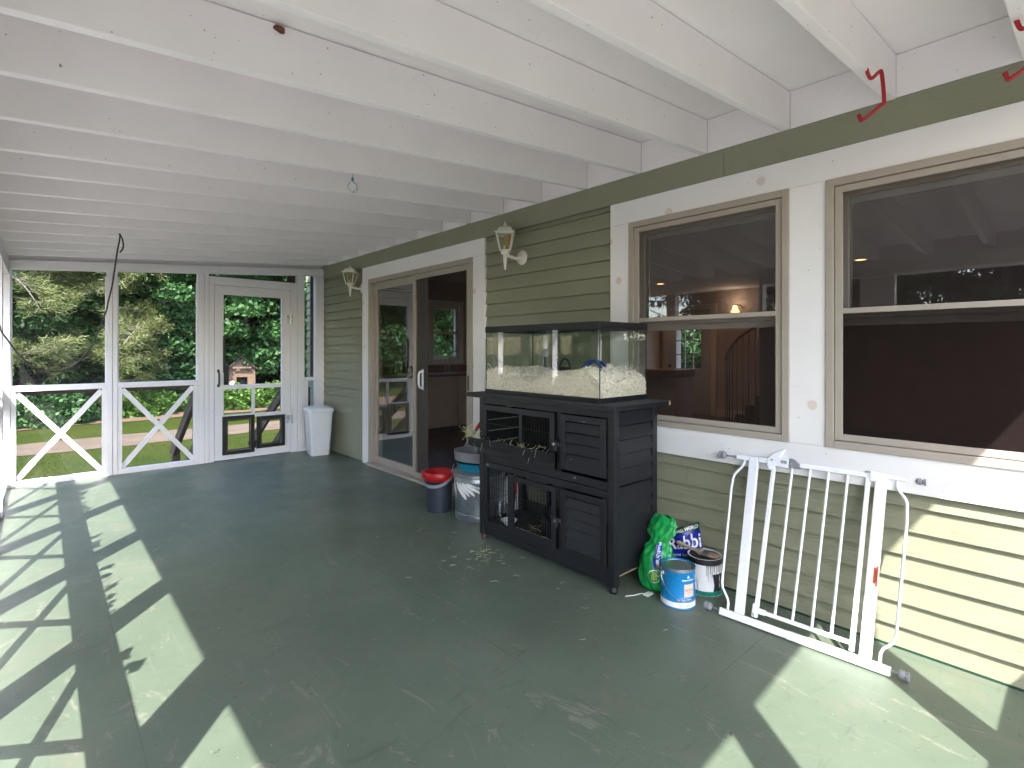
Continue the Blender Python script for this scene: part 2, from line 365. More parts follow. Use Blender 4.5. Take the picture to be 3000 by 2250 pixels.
# grass blades near the porch (uncountable)
n=26000
x=rng.uniform(-7,9,n); y=rng.uniform(6.95,13.7,n); keep=~((x>1.2)&(x<2.5)&(y<8.6)); x=x[keep];y=y[keep]; n=len(x)
a=rng.uniform(0,math.pi,n); h=rng.uniform(.012,.038,n); wd=.005
dx=np.cos(a)*wd; dy=np.sin(a)*wd; lx=rng.normal(0,.02,n); ly=rng.normal(0,.02,n); z=np.array([gz(p,q) for p,q in zip(x,y)])
A=np.stack([np.stack([x-dx,y-dy,z],1),np.stack([x+dx,y+dy,z],1),np.stack([x+lx+dx*.2,y+ly+dy*.2,z+h],1),np.stack([x+lx-dx*.2,y+ly-dy*.2,z+h],1)],1)
tag(quadmesh('grass',A,'grass_blade',org=(0,10,GZ)),kind='stuff')
# ================================================================== porch floor
m=MB(); m.box(-.33,W+.012,-.48,6.83,-.03,0); tag(m.build('floor','floor_paint'),kind='structure')
m=MB(); m.box(-.30,W,-.45,-.41,GZ-.1,-.032).box(-.30,W,6.76,6.80,GZ-.1,-.032).box(-.30,-.26,-.41,6.76,GZ-.1,-.032)
tag(m.build('porch_skirt','brown_stain'),'brown board skirt under the edge of the porch floor','skirt board')
# ================================================================== ceiling
def slope(m,x0,x1,y0,y1,b,t):
    return m.hexa([(x0,y0,zj(x0)+b),(x1,y0,zj(x1)+b),(x1,y1,zj(x1)+b),(x0,y1,zj(x0)+b),(x0,y0,zj(x0)+t),(x1,y0,zj(x1)+t),(x1,y1,zj(x1)+t),(x0,y1,zj(x0)+t)])
cl=thing('ceiling',None,None,(1.2,3,2.3),kind='structure')
jy=[.568+.427*k for k in range(-2,15)]
for k,y in enumerate(jy):
    m=MB(); sag=[random.uniform(-.004,.004) for _ in range(3)]
    slope(m,-.60,W-.016,y,y+.038,0+sag[0],.184); m.build('joist','ceiling_white',cl,bevel=.003)
m=MB(); slope(m,-.60,W,-.60,6.95,.187,.205)
m.build('ceiling_board','ceiling_white',cl)
m=MB()
for a,b in zip(jy[:-1],jy[1:]): slope(m,W-.016,W+.01,a+.0385,b-.0005,.002,.184)
m.build('blocking','ceiling_white',cl)
m=MB()
slope(m,-.66,W+.25,-.66,7.0,.21,.25); m.build('roof_deck','roofing',cl)
m=MB(); m.box(-.622,-.602,-.60,6.95,2.0,2.30); m.build('fascia','ceiling_white',cl)
m=MB(); slope(m,-.60,W-.01,-.60,-.58,-.11,.184); m.build('gable_board','ceiling_white',cl)
# ================================================================== house
house=thing('house','sage green clapboard house wall with white pine trim, sliding door and two brown framed windows','house',(W+.1,3,0))
OP=[(3.52,5.419,0.0,2.067),(.997,1.937,.828,2.069),(-.102,.838,.828,2.069)]       # openings
y0h,y1h=-3.0,7.3
m=MB()  # solid wall behind the siding
def wallsolid(m,x0,x1):
    cuts=sorted([o[:2] for o in OP]); y=y0h
    for o in sorted(OP):
        m.box(x0,x1,y,o[0],GZ,2.36)
        if o[2]>0: m.box(x0,x1,o[0],o[1],GZ,o[2])
        else: m.box(x0,x1,o[0],o[1],GZ,-.004)
        m.box(x0,x1,o[0],o[1],o[3],2.36); y=o[1]
    m.box(x0,x1,y,y1h,GZ,2.36); m.box(x0,x1,y0h,y1h,2.36,3.2)
wallsolid(m,W+.012,W+.15); m.build('wall_core','siding_sage',house)
m=MB()
def course(m,y0,y1,z0,z1):
    # bevelled clapboard: thick at the bottom
    P=[(W+.011,z0-.002),(W-.009,z0-.002),(W+.006,z1),(W+.011,z1)]
    m.prism([(0,0)]*0 or P,lambda a,b:(a,y0,b),lambda a,b:(a,y1,b))
mL=MB()
TR=[(3.364,5.577,-1,2.208),(-.26,2.081,.667,2.208)]
k=0
while True:
    z0=-.006+.104*k; z1=z0+.104-.006
    if z0>2.2: break
    z1=min(z1,2.208)
    segs=[(y0h,y1h)]
    for t in TR:
        if z1>t[2]+.004 and z0<t[3]-.004:
            # clip vertically when only partly overlapping
            if t[2]>z0+.004 and t[2]<z1:    # trim covers upper part
                pass
            new=[]
            for a,b in segs:
                if b<=t[0] or a>=t[1]: new.append((a,b)); continue
                if a<t[0]: new.append((a,t[0]))
                if b>t[1]: new.append((t[1],b))
                if t[2]>z0+.012: m_=(max(a,t[0]),min(b,t[1])); course(m,m_[0],m_[1],z0,t[2])
            segs=new
    for a,b in segs:
        # butt joints at random places
        js=[a]
        q=a+random.uniform(.8,3.2)
        while q<b-.5: js.append(q); q+=3.0
        js.append(b)
        for p,q in zip(js[:-1],js[1:]): course(mL if p>=5.5 else m,p+.0008,q-.0008,z0,z1)
    k+=1
m.build('siding','siding_sage',house); mL.build('siding','siding_sage',house)
m=MB(); m.box(W-.013,W+.0115,y0h,1.33,2.211,2.36).box(W-.013,W+.0115,1.332,2.866,2.211,2.36).box(W-.013,W+.0115,2.868,6.1,2.211,2.36).box(W-.013,W+.0115,6.102,y1h,2.211,2.36)
m.build('frieze_board','siding_sage',house,bevel=.001)
m=MB(); m.box(W-.008,W+.011,y0h,3.36,-.001,.010).box(W-.008,W+.011,5.58,6.7,-.001,.010); m.build('base_strip','base_green',house)
def trimpiece(*b): return MB().box(*b).build('trim_board','trim_white',house,bevel=.0015)
X0,X1=W-.019,W+.0115
trimpiece(X0,X1,5.419,5.577,0.0,2.066); trimpiece(X0,X1,3.364,3.52,0,2.066); trimpiece(X0,X1,3.364,5.577,2.067,2.208)
trimpiece(X0,X1,-.26,2.081,2.069,2.208); trimpiece(X0,X1,1.937,2.081,.829,2.0685); trimpiece(X0,X1,.838,.997,.829,2.0685); trimpiece(X0,X1,-.26,-.102,.829,2.0685); trimpiece(X0,X1,-.26,2.081,.675,.828)
# ---- windows
def window(y0,y1,z0,z1,mr,scr,sash,label):
    wn=MB().frame(y0,y1,z0,z1,.034,W-.026,W+.10).build('window','taupe_vinyl',house,bevel=.002); 
    if label: wn['label']=label
    a,b,c,d=y0+.034,y1-.034,z0+.034,z1-.034
    m=MB().frame(a+.003,b-.003,c+.003,d-.003,.030,W-.016,W+.002); m.box(W-.016,W+.002,a+.033,b-.033,mr-.012,mr+.012); m.build('screen_frame','taupe_vinyl',wn,bevel=.0015)
    g=.033
    MB().quad((W-.006,a+g,c+g),(W-.006,b-g,c+g),(W-.006,b-g,mr-.012),(W-.006,a+g,mr-.012)).build('insect_screen',scr,wn)
    MB().quad((W-.006,a+g,mr+.012),(W-.006,b-g,mr+.012),(W-.006,b-g,d-g),(W-.006,a+g,d-g)).build('insect_screen','window_screen',wn)
    MB().frame(a+.001,b-.001,mr-.03,d-.001,.045,W+.030,W+.055).build('upper_sash','taupe_vinyl',wn,bevel=.001)
    MB().quad((W+.042,a+.046,mr+.016),(W+.042,b-.046,mr+.016),(W+.042,b-.046,d-.046),(W+.042,a+.046,d-.046)).build('pane','window_glass',wn)
    if sash=='open': MB().frame(a+.001,b-.001,mr-.065,d-.03,.045,W+.062,W+.088).build('lower_sash','taupe_vinyl',wn)
    else:
        MB().frame(a+.001,b-.001,c+.001,mr+.02,.045,W+.062,W+.088).build('lower_sash','taupe_vinyl',wn)
        MB().quad((W+.075,a+.046,c+.046),(W+.075,b-.046,c+.046),(W+.075,b-.046,mr-.02),(W+.075,a+.046,mr-.02)).build('pane','window_glass',wn)
    return wn
window(.997,1.937,.828,2.069,1.462,'window_screen','open','double hung window with its lower sash raised, the room showing through')
window(-.102,.838,.828,2.069,1.458,'dense_screen','open','double hung window with a nearly black lower screen')
# ---- sliding door
a,b,c,d=3.52,5.419,0.0,2.067
sdr=MB().box(W-.026,W+.12,a,a+.045,c+.03,d).box(W-.026,W+.12,b-.045,b,c+.03,d).box(W-.026,W+.12,a+.045,b-.045,d-.045,d).box(W-.06,W+.12,a,b,c+.002,c+.03).build('sliding_door','taupe_vinyl',house,bevel=.002)
MB().frame(4.44,b-.047,.032,d-.047,.075,W+.018,W+.045).build('fixed_panel','taupe_vinyl',sdr,bevel=.002)
MB().quad((W+.03,4.515,.107),(W+.03,b-.122,.107),(W+.03,b-.122,d-.122),(W+.03,4.515,d-.122)).build('pane','window_glass',sdr)
MB().frame(3.57,4.50,.034,d-.047,.05,W-.012,W+.010).build('screen_panel','taupe_vinyl',sdr,bevel=.002)
MB().box(W+.012,W+.016,4.26,4.44,.035,d-.05).build('screen_stile','dark_screenframe',sdr)
MB().quad((W,3.62,.084),(W,4.45,.084),(W,4.45,d-.10),(W,3.62,d-.10)).build('insect_screen','window_screen',sdr)
m=MB(); m.tube([(W-.012,4.315,1.075),(W-.045,4.315,1.07),(W-.058,4.315,1.04),(W-.058,4.315,.95),(W-.045,4.315,.92),(W-.012,4.315,.915)],.011,8); m.box(W-.016,W-.0125,4.30,4.33,.895,1.095); m.build('handle','gate_white',sdr,smooth=50)
MB().box(W-.03,W-.013,3.575,3.60,.93,1.06).build('latch','dark_screenframe',sdr,bevel=.003)
# ---- interior
IX,IY0,IY1=9.7,-1.0,7.25
m=MB()
# north wall with kitchen window 4.75-5.27 x 1.13-2.01
def holewall(m,axis,p0,p1,a0,a1,z1,holes):
    A=a0
    bx=(lambda q0,q1,s0,s1:m.box(p0,p1,q0,q1,s0,s1)) if axis=='x' else (lambda q0,q1,s0,s1:m.box(q0,q1,p0,p1,s0,s1))
    for h in sorted(holes):
        bx(A,h[0],-.05,z1); 
        if h[2]>-.05: bx(h[0],h[1],-.05,h[2])
        bx(h[0],h[1],h[3],z1); A=h[1]
    bx(A,a1,-.05,z1)
holewall(m,'y',IY1,IY1+.14,W+.15,IX,2.42,[(4.75,5.29,1.13,2.01)])
holewall(m,'x',IX,IX+.14,IY0,IY1+.14,2.42,[(5.18,5.72,.9,1.75),(3.25,3.62,.95,2.0)])
m.box(W+.15,IX+.14,IY0-.14,IY0,-.05,2.42)
m.box(9.0,9.7,3.30,3.44,0,2.42)
m.box(W+.155,W+.165,-1,7.2,2.1,2.42)
m.build('interior_wall','interior_wall',house)
m=MB(); m.box(W+.15,IX+.14,IY0-.14,IY1+.14,2.421,2.6); m.build('interior_ceiling','interior_ceiling',house)
m=MB(); m.box(W-1+.95,IX+.3,IY0-.3,IY1+.16,3.2,3.35); m.build('roof','roofing',house)
m=MB(); m.box(W+.15,IX,IY0,IY1,-.052,-.002); tag(m.build('interior_floor','interior_floor'),kind='structure')
kw=MB().framex(4.76,5.28,1.135,2.005,.04,IY1+.01,IY1+.06).box(4.80,5.24,IY1+.01,IY1+.06,1.55,1.59).build('kitchen_window','lamp_white',house)
MB().framex(4.66,5.38,1.04,2.10,.09,IY1-.02,IY1-.002).build('casing','trim_white',kw)
MB().quad((4.8,IY1+.04,1.17),(5.24,IY1+.04,1.17),(5.24,IY1+.04,1.97),(4.8,IY1+.04,1.97)).build('pane','window_glass',kw)
ed=MB(); ed.box(IX-.03,IX-.002,5.00,5.18,0.01,2.03).box(IX-.03,IX-.002,5.72,5.92,.01,2.03).box(IX-.03,IX-.002,5.18,5.72,.01,.9).box(IX-.03,IX-.002,5.18,5.72,1.75,2.03)
ed=ed.build('entry_door','door_grey',house)
m=MB()
for i in range(1,3): m.box(IX-.02,IX+.0,5.18+.18*i-.01,5.18+.18*i+.01,.9,1.75)
for i in range(1,3): m.box(IX-.018,IX-.002,5.18,5.72,.9+.283*i-.01,.9+.283*i+.01)
m.frame(5.165,5.735,.885,1.765,.02,IX-.04,IX-.031); m.build('glazing_bars','door_grey',ed)
m=MB(); 
for z in (.12,.5): m.frame(5.10,5.42,z,z+.30,.02,IX-.036,IX-.031).frame(5.5,5.82,z,z+.30,.02,IX-.036,IX-.031)
m.build('raised_panels','door_grey',ed)
m=MB(); m.lathe([(0,0),(.03,.01),(.03,.04),(0,.05)],(IX-.08,5.86,.95),12,ax=Matrix.Rotation(R(90),3,'Y')); m.build('door_knob','black_metal',ed,smooth=40)
MB().box(IX-.025,IX-.003,4.88,4.995,0,2.08).box(IX-.025,IX-.003,5.925,6.03,0,2.08).box(IX-.025,IX-.003,4.88,6.03,2.08,2.18).build('door_casing','cabinet',house)
MB().box(IX-.02,IX-.002,3.86,4.875,0,.14).build('baseboard','cabinet',house)
# kitchen cabinets along the north wall
cb=thing('kitchen_cabinets','pale panelled kitchen base cabinets under the kitchen window','cabinet',(4.9,7,0))
MB().box(3.1,6.6,6.66,7.24,.10,.87).build('carcass','cabinet',cb)
MB().box(3.1,6.6,6.72,7.24,0,.098).build('toe_kick','interior_floor',cb)
MB().box(3.08,6.62,6.62,7.24,.873,.91).build('countertop','counter',cb,bevel=.004)
MB().box(3.08,6.62,7.215,7.238,.912,1.02).build('backsplash','counter',cb)
for i in range(6):
    xx=3.14+.57*i
    dd=MB().box(xx,xx+.54,6.64,6.659,.12,.66).box(xx,xx+.54,6.64,6.659,.69,.85).build('cabinet_door','cabinet',cb,bevel=.003)
    MB().framex(xx+.05,xx+.49,.17,.61,.02,6.633,6.6395).build('panel_moulding','cabinet',dd)
fa=thing('kitchen_faucet','tall curved metal faucet by the kitchen window','faucet',(4.98,7.08,.911))
m=MB(); m.tube([(4.98,7.08,.912),(4.98,7.08,1.16),(4.985,7.06,1.23),(5.0,7.02,1.265),(5.03,6.98,1.26),(5.05,6.95,1.22),(5.055,6.945,1.18)],.011,8); m.build('spout','zinc_bolt',fa,smooth=50)
MB().tube([(4.9,7.08,.912),(4.9,7.08,.99),(4.87,7.03,1.0)],.009,8).build('lever','zinc_bolt',fa,smooth=50)
# island counter by the middle window
pn=thing('kitchen_island','tan kitchen island with a stone top behind the middle window','kitchen island',(8.4,5.5,0))
MB().box(8.12,8.7,4.84,6.2,.0,.80).build('body','cabinet',pn)
MB().box(8.08,8.74,4.80,6.24,.803,.93).build('countertop','counter',pn,bevel=.004)
tl=thing('tall_cabinet','tall pale cabinet beside the entry door inside the house','cabinet',(9.3,6.4,0))
MB().box(9.0,9.65,6.1,6.9,0,2.2).build('body','cabinet',tl); MB().frame(6.13,6.87,.1,2.15,.06,8.985,8.999).build('door','cabinet',tl)
MB().box(7.42,7.58,2.915,3.115,0,2.419).build('interior_post','cabinet',house,bevel=.004)
# stair with railing
stp=thing('staircase','inside staircase with thin dark metal balusters and curved wooden handrail','staircase',(9.3,4.3,0))
for i in range(4): MB().box(8.9,9.66,4.15-.17*(i+1),4.15-.17*i-.003,0,.17*(i+1)).build('step','oak',stp)
hr=[(8.88,4.305,1.10),(8.88,4.289,1.189),(8.88,4.252,1.265),(8.88,4.175,1.386),(8.88,4.053,1.504),(8.88,3.919,1.59),(8.88,3.802,1.655),(8.88,3.66,1.70),(8.88,3.5,1.73)]
MB().tube(hr,.026,8).build('handrail','oak',stp,smooth=50)
ys=[4.30,4.27,4.235,4.18,4.10,4.00,3.90,3.79,3.68]
for i,yy in enumerate(ys):
    zt=np.interp(yy,[3.66,3.802,3.919,4.053,4.175,4.252,4.289,4.305],[1.70,1.655,1.59,1.504,1.386,1.265,1.189,1.10]); zb=max(0,.17*int((4.62-yy)/.26+1)) if yy<4.62 else 0
    MB().tube([(8.88,yy,.0),(8.88,yy,zt)],.009,6).build('baluster','black_metal',stp)
# lit lamps inside
def downlight(x,y,label,pw):
    t=thing('recessed_light',label,'ceiling light',(x,y,2.40),group='lit recessed lights inside the house')
    MB().lathe([(.085,0),(.085,.018),(.065,.018),(.060,0),(.085,0)],(x,y,2.401),24).build('trim_ring','lamp_white',t,smooth=40)
    MB().lathe([(0,0),(.06,0)],(x,y,2.408),24).build('lens','lamp_glow',t)
    l=bpy.data.lights.new('recessed_lamp','SPOT'); l.energy=pw; l.color=(1,.68,.40); l.shadow_soft_size=.06; l.spot_size=R(150); l.spot_blend=.6; lo=bpy.data.objects.new('recessed_lamp',l); col.objects.link(lo); lo.parent=t; lo.location=(0,0,-.02)
downlight(7.85,4.95,'lit recessed light nearer the top of the middle window',2.2); downlight(9.0,6.15,'lit recessed light lower left in the middle window',1.8); downlight(7.6,1.95,'lit recessed light seen through the large right window',.8)
t=thing('wall_sconce','lit bell shaped glass sconce above the stair handrail','sconce',(IX-.1,4.46,2.0))
MB().lathe([(.035,.09),(.045,.05),(.06,.01),(.085,-.03),(.08,-.032)],(IX-.12,4.46,2.01),20).build('glass_shade','sconce_glow',t,smooth=60)
MB().tube([(IX-.005,4.38,2.07),(IX-.06,4.38,2.1),(IX-.12,4.42,2.12),(IX-.12,4.46,2.10)],.01,8).build('arm','black_metal',t,smooth=50)
l=bpy.data.lights.new('sconce_lamp','POINT'); l.energy=.5; l.color=(1,.72,.5); l.shadow_soft_size=.05; lo=bpy.data.objects.new('sconce_lamp',l); col.objects.link(lo); lo.parent=t; lo.location=(-.1,0,.16)
# ================================================================== screen walls
# far wall
fw=thing('screen_wall','white framed screen wall at the far end of the porch with crossed braces and a screen door','screen wall',(1.2,6.75,0))
Y0,Y1=6.70,6.79
def hb(x): return 2.03+.0722*(x+.21)      # underside of the sloping header
def post(m,x0,x1,y0,y1,z0=0,f=None): 
    m.hexa([(x0,y0,z0),(x1,y0,z0),(x1,y1,z0),(x0,y1,z0),(x0,y0,f(x0)),(x1,y0,f(x1)),(x1,y1,f(x1)),(x0,y1,f(x0))])
for x0,x1 in ((-.31,-.214),(.497,.540),(.543,.582),(1.305,1.362),(1.365,1.410),(2.40,2.483),(2.632,W-.001)):
    m=MB(); post(m,x0,x1,Y0+.004*(int(x0*50)%2),Y1,0,hb); m.build('post','frame_white',fw,bevel=.002)
m=MB(); m.hexa([(-.31,Y0-.012,hb(-.31)),(W-.001,Y0-.012,hb(W)),(W-.001,Y1,hb(W)),(-.31,Y1,hb(-.31)),(-.31,Y0-.012,hb(-.31)+.085),(W-.001,Y0-.012,hb(W)+.085),(W-.001,Y1,hb(W)+.085),(-.31,Y1,hb(-.31)+.085)]); m.build('header','frame_white',fw,bevel=.002)
m=MB(); m.hexa([(-.31,Y0+.03,hb(-.31)+.088),(W-.001,Y0+.03,hb(W)+.088),(W-.001,Y1-.01,hb(W)+.088),(-.31,Y1-.01,hb(-.31)+.088),(-.31,Y0+.03,zj(-.31)+.18),(W-.001,Y0+.03,zj(W)+.18),(W-.001,Y1-.01,zj(W)+.18),(-.31,Y1-.01,zj(-.31)+.18)]); m.build('gable_filler','frame_white',fw)
for x0,x1 in ((-.213,.496),(.583,1.304)):
    MB().box(x0,x1,Y0+.002,Y1-.02,.888,.942).build('rail','frame_white',fw,bevel=.002)
    MB().box(x0,x1,Y0+.002,Y1-.02,0,.05).build('sill','frame_white',fw,bevel=.002)
    MB().box(x0,x1,Y1+.003,Y1+.03,.848,.90).build('outer_rail','brown_stain',fw)
    m=MB().box(x0,x0+.038,Y0+.012,Y1-.02,.0505,.8875).box(x1-.038,x1,Y0+.012,Y1-.02,.0505,.8875); m.build('lower_frame','frame_white',fw,bevel=.002)
    a,b=x0+.04,x1-.04
    m=MB().bar((a,Y0+.030,.87),(b,Y0+.030,.06),.020,.048); m.build('cross_brace','frame_white',fw)
    m=MB().bar((a,Y0+.054,.06),(b,Y0+.054,.87),.020,.048); m.build('cross_brace','frame_white',fw)
    MB().quad((x0,Y1-.012,.05),(x1,Y1-.012,.05),(x1,Y1-.012,.888),(x0,Y1-.012,.888)).build('insect_screen','insect_screen',fw)
    MB().quad((x0,Y1-.012,.942),(x1,Y1-.012,.942),(x1,Y1-.012,hb(x1)),(x0,Y1-.012,hb(x0))).build('insect_screen','insect_screen',fw)
    # slim stop round the upper opening
    m=MB(); m.box(x0,x0+.012,Y0+.045,Y0+.06,.943,2.03).box(x1-.012,x1,Y0+.045,Y0+.06,.943,2.03); m.build('screen_stop','frame_white',fw)
# narrow bay at the right
MB().box(2.484,2.631,Y0+.002,Y1-.02,.888,.930).build('rail','frame_white',fw,bevel=.002)
MB().box(2.56,2.59,Y1+.003,Y1+.03,.05,.80).build('outer_rail','brown_stain',fw)
MB().box(2.484,2.631,Y0+.002,Y1-.02,0,.05).build('sill','frame_white',fw,bevel=.002)
MB().box(2.484,2.535,Y0+.02,Y1-.02,.051,.887).build('lower_frame','frame_white',fw)
MB().box(2.60,2.628,Y1+.003,Y1+.03,.9,2.24).build('outer_rail','brown_stain',fw)
MB().quad((2.484,Y1-.012,.05),(2.631,Y1-.012,.05),(2.631,Y1-.012,2.2),(2.484,Y1-.012,2.2)).build('insect_screen','insect_screen',fw)
# door frame
m=MB(); m.box(1.413,1.463,Y0+.004,Y1-.01,0,2.118).box(2.312,2.398,Y0+.006,Y1-.01,0,2.118).box(1.464,2.311,Y0+.004,Y1-.01,2.024,2.118); m.build('door_frame','frame_white',fw,bevel=.003)
m=MB(); m.hexa([(1.413,Y1-.005,2.119),(2.398,Y1-.005,2.119),(2.398,Y1+.03,2.119),(1.413,Y1+.03,2.119),(1.413,Y1-.005,2.135),(2.398,Y1-.005,2.15),(2.398,Y1+.03,2.15),(1.413,Y1+.03,2.135)]); m.box(2.30,2.398,Y1-.004,Y1+.028,2.152,2.22); m.build('outer_rail','brown_stain',fw)
MB().quad((1.413,Y1-.012,2.119),(2.398,Y1-.012,2.119),(2.398,Y1-.012,2.21),(1.413,Y1-.012,2.14)).build('insect_screen','insect_screen',fw)
# screen door leaf
D0,D1=Y0+.001,Y0+.036
m=MB(); m.box(1.467,1.561,D0,D1,.012,2.018).box(2.204,2.308,D0,D1,.012,2.018).box(1.561,2.204,D0,D1,1.917,2.018).box(1.561,2.204,D0,D1,.822,.872).box(1.867,1.897,D0+.003,D1,.522,.822).box(1.561,2.204,D0,D1,.484,.522).box(1.561,2.204,D0,D1,.012,.105)
door=m.build('screen_door','frame_white',fw,bevel=.0015)
MB().quad((1.561,D1-.008,.105),(2.204,D1-.008,.105),(2.204,D1-.008,1.917),(1.561,D1-.008,1.917)).build('insect_screen','insect_screen',door)
for (a,b,c,d) in ((1.545,1.888,.068,.512),(1.912,2.238,.102,.484)):
    pf=MB().framex(a,b,c,d,.042,D0-.022,D0-.002).build('pet_flap','black_plastic',door,bevel=.003)
    MB().framex(a+.046,b-.046,c+.046,d-.046,.012,D0-.012,D0-.004).build('flap_edge','brown_stain',pf)
m=MB(); m.tube([(1.507,D0-.002,1.03),(1.507,D0-.03,1.02),(1.507,D0-.042,.98),(1.507,D0-.042,.92),(1.507,D0-.03,.885),(1.507,D0-.002,.875)],.010,8); m.box(1.494,1.52,D0-.006,D0-.0005,1.02,1.055).box(1.494,1.52,D0-.006,D0-.0005,.855,.885); m.build('handle','black_metal',door,smooth=40)
for z in (1.66,.42):
    m=MB().box(2.262,2.31,D0-.008,D0-.001,z-.05,z+.05).box(2.3125,2.34,D0-.006,D0+.003,z-.05,z+.05).tube([(2.311,D0-.009,z-.055),(2.311,D0-.009,z+.055)],.008,8); m.build('hinge','zinc_bolt',door)
MB().box(1.552,1.574,D0-.03,D0-.002,1.02,1.44).build('door_closer','black_plastic',door,bevel=.003)
MB().box(1.576,1.612,D0-.012,D1+.03,.93,1.11).build('closer_box','black_plastic',door)
# left wall (along Y), most of it outside the picture but it throws the shadows
lw=thing('screen_wall','white framed screen wall along the left side of the porch, only its edge in view','screen wall',(-.26,3,0))
PY=[(.15,.27),(1.22,1.49),(2.39,2.51),(3.44,3.56),(4.51,4.63),(5.55,5.67)]
for a,b in PY: MB().box(-.31,-.22,a,b,0,1.98).build('post','frame_white',lw,bevel=.002)
MB().box(-.31,-.222,-.35,6.695,1.98,2.125).build('header','frame_white',lw,bevel=.002)
bays=[(-.35,.15),(.27,1.22),(1.49,2.39),(2.51,3.44),(3.56,4.51),(4.63,5.55),(5.67,6.69)]
for a,b in bays:
    MB().box(-.309,-.284,a+.001,b-.001,.73,.955).build('rail','frame_white',lw,bevel=.002)
    MB().box(-.309,-.235,a+.001,b-.001,0,.05).build('sill','frame_white',lw)
    if b-a>.6:
        MB().bar((-.288,a+.02,.06),(-.288,b-.02,.88),.02,.045).build('cross_brace','frame_white',lw)
        MB().bar((-.262,b-.02,.06),(-.262,a+.02,.88),.02,.045).build('cross_brace','frame_white',lw)
    MB().quad((-.300,a,.05),(-.300,b,.05),(-.300,b,1.98),(-.300,a,1.98)).build('insect_screen','insect_screen',lw)
# near wall, behind the camera
nw=thing('screen_wall','white framed screen wall behind the camera, out of the picture','screen wall',(1.2,-.42,0))
hn=lambda x: zj(x)-.11
for a,b in ((-.31,-.19),(.735,.85),(1.70,1.82),(2.68,W-.001)):
    m=MB(); post(m,a,b,-.46,-.37,0,hn); m.build('post','frame_white',nw)
m=MB(); post(m,-.31,W-.001,-.46,-.372,2.02,lambda x:zj(x)-.002); 
m=MB(); m.hexa([(-.31,-.46,hn(-.31)),(W-.001,-.46,hn(W)),(W-.001,-.372,hn(W)),(-.31,-.372,hn(-.31)),(-.31,-.46,zj(-.31)-.002),(W-.001,-.46,zj(W)-.002),(W-.001,-.372,zj(W)-.002),(-.31,-.372,zj(-.31)-.002)]); m.build('header','frame_white',nw)
for a,b in ((-.19,.735),(.85,1.70),(1.82,2.68)):
    MB().box(a+.001,b-.001,-.459,-.42,.73,.95).build('rail','frame_white',nw)
    MB().bar((a+.02,-.44,.06),(b-.02,-.44,.88),.02,.045).build('cross_brace','frame_white',nw)
    MB().bar((b-.02,-.415,.06),(a+.02,-.415,.88),.02,.045).build('cross_brace','frame_white',nw)
    MB().quad((a,-.45,.05),(b,-.45,.05),(b,-.45,2.0),(a,-.45,2.0)).build('insect_screen','insect_screen',nw)
# climbing vine along the outside of the left rail: its leaf tips notch the rail's shadow
m=MB(); t=thing('vine','leafy vine growing along the outside of the left rail','vine',(-.34,3,0))
def leaf(m,base,d,L,wd,nrm):
    d=Vector(d).normalized(); s=d.cross(Vector(nrm)).normalized(); b=Vector(base)
    m.add([b,b+d*L*.35+s*wd*.5,b+d*L*.7+s*wd*.35,b+d*L,b+d*L*.7-s*wd*.35,b+d*L*.35-s*wd*.5],[(0,1,2,3,4,5)])
for i in range(125):
    y=random.uniform(.9,6.4)
    if math.sin(y*2.7)+math.sin(y*7.1)<-.5: continue
    big=random.random()<.14; h=.957+random.uniform(-.03,.0)
    leaf(m,(-.280,y,h),(random.uniform(-.05,.1),random.uniform(-.6,.6),1),random.uniform(.11,.145) if big else random.uniform(.04,.095),.06 if big else .042,(1,random.uniform(-.6,1.2),.1))
m.build('leaves','leaf_bright',t,fix=False)
m=MB(); m.tube([(-.325,y,.94+.01*math.sin(y*5)) for y in np.linspace(.8,6.5,40)],.004,6); m.tube([(-.33,6.5,.94),(-.35,6.55,GZ)],.006,6); m.build('stem','bark',t)
# ================================================================== outside objects
# porch steps with weathered railings
t=thing('porch_steps','weathered brown wooden steps and railings outside the screen door','steps',(1.83,7.6,GZ))
for i in range(4): MB().box(1.36,2.28,6.86+.28*i,6.86+.28*i+.27,-.20-.19*i,-.165-.19*i).build('tread','weathered_wood',t)
for xx in (1.335,2.305):
    MB().bar((xx,6.85,-.1),(xx,8.25,-.99),.04,.22).build('stringer','weathered_wood',t)
    MB().box(xx-.045,xx+.045,6.84,6.93,-.6,.80).build('newel_post','weathered_wood',t)
    MB().box(xx-.045,xx+.045,8.16,8.25,GZ-.1,.10).build('newel_post','weathered_wood',t)
    MB().bar((xx,6.86,.84),(xx,8.34,-.10),.09,.035).build('handrail','weathered_wood',t)
    MB().bar((xx-.03,6.93,.70),(xx-.03,8.16,-.08),.035,.09).build('handrail','weathered_wood',t)
    MB().bar((xx+.03,6.93,.30),(xx+.03,8.16,-.48),.035,.09).build('lower_rail','weathered_wood',t)
# far woods: one leafy mass closing the view behind the trees
n=34000; x=rng.uniform(-42,44,n); y=33+rng.uniform(0,5,n)+.004*x*x*0; z=rng.uniform(0,1,n)**.9*15+GZ; k=np.sin(x*.9)*np.cos(z*.8+x*.3)+rng.normal(0,.5,n); y=y-k*1.2
def _cards(c,s):
    n=len(c); a=rng.normal(0,1,(n,3)); a/=np.linalg.norm(a,axis=1)[:,None]; b=rng.normal(0,1,(n,3)); b-=(a*b).sum(1)[:,None]*a; b/=np.linalg.norm(b,axis=1)[:,None]; s=(s*rng.uniform(.6,1.4,n))[:,None]
    return np.stack([c-a*s*.5,c+b*s*.4,c+a*s*.5,c-b*s*.4],1)
tag(quadmesh('far_woods',_cards(np.stack([x,y,z],1),.75),'leaf_dark',org=(0,33,GZ)),'dark wooded mass far behind the row of trees',kind='stuff')
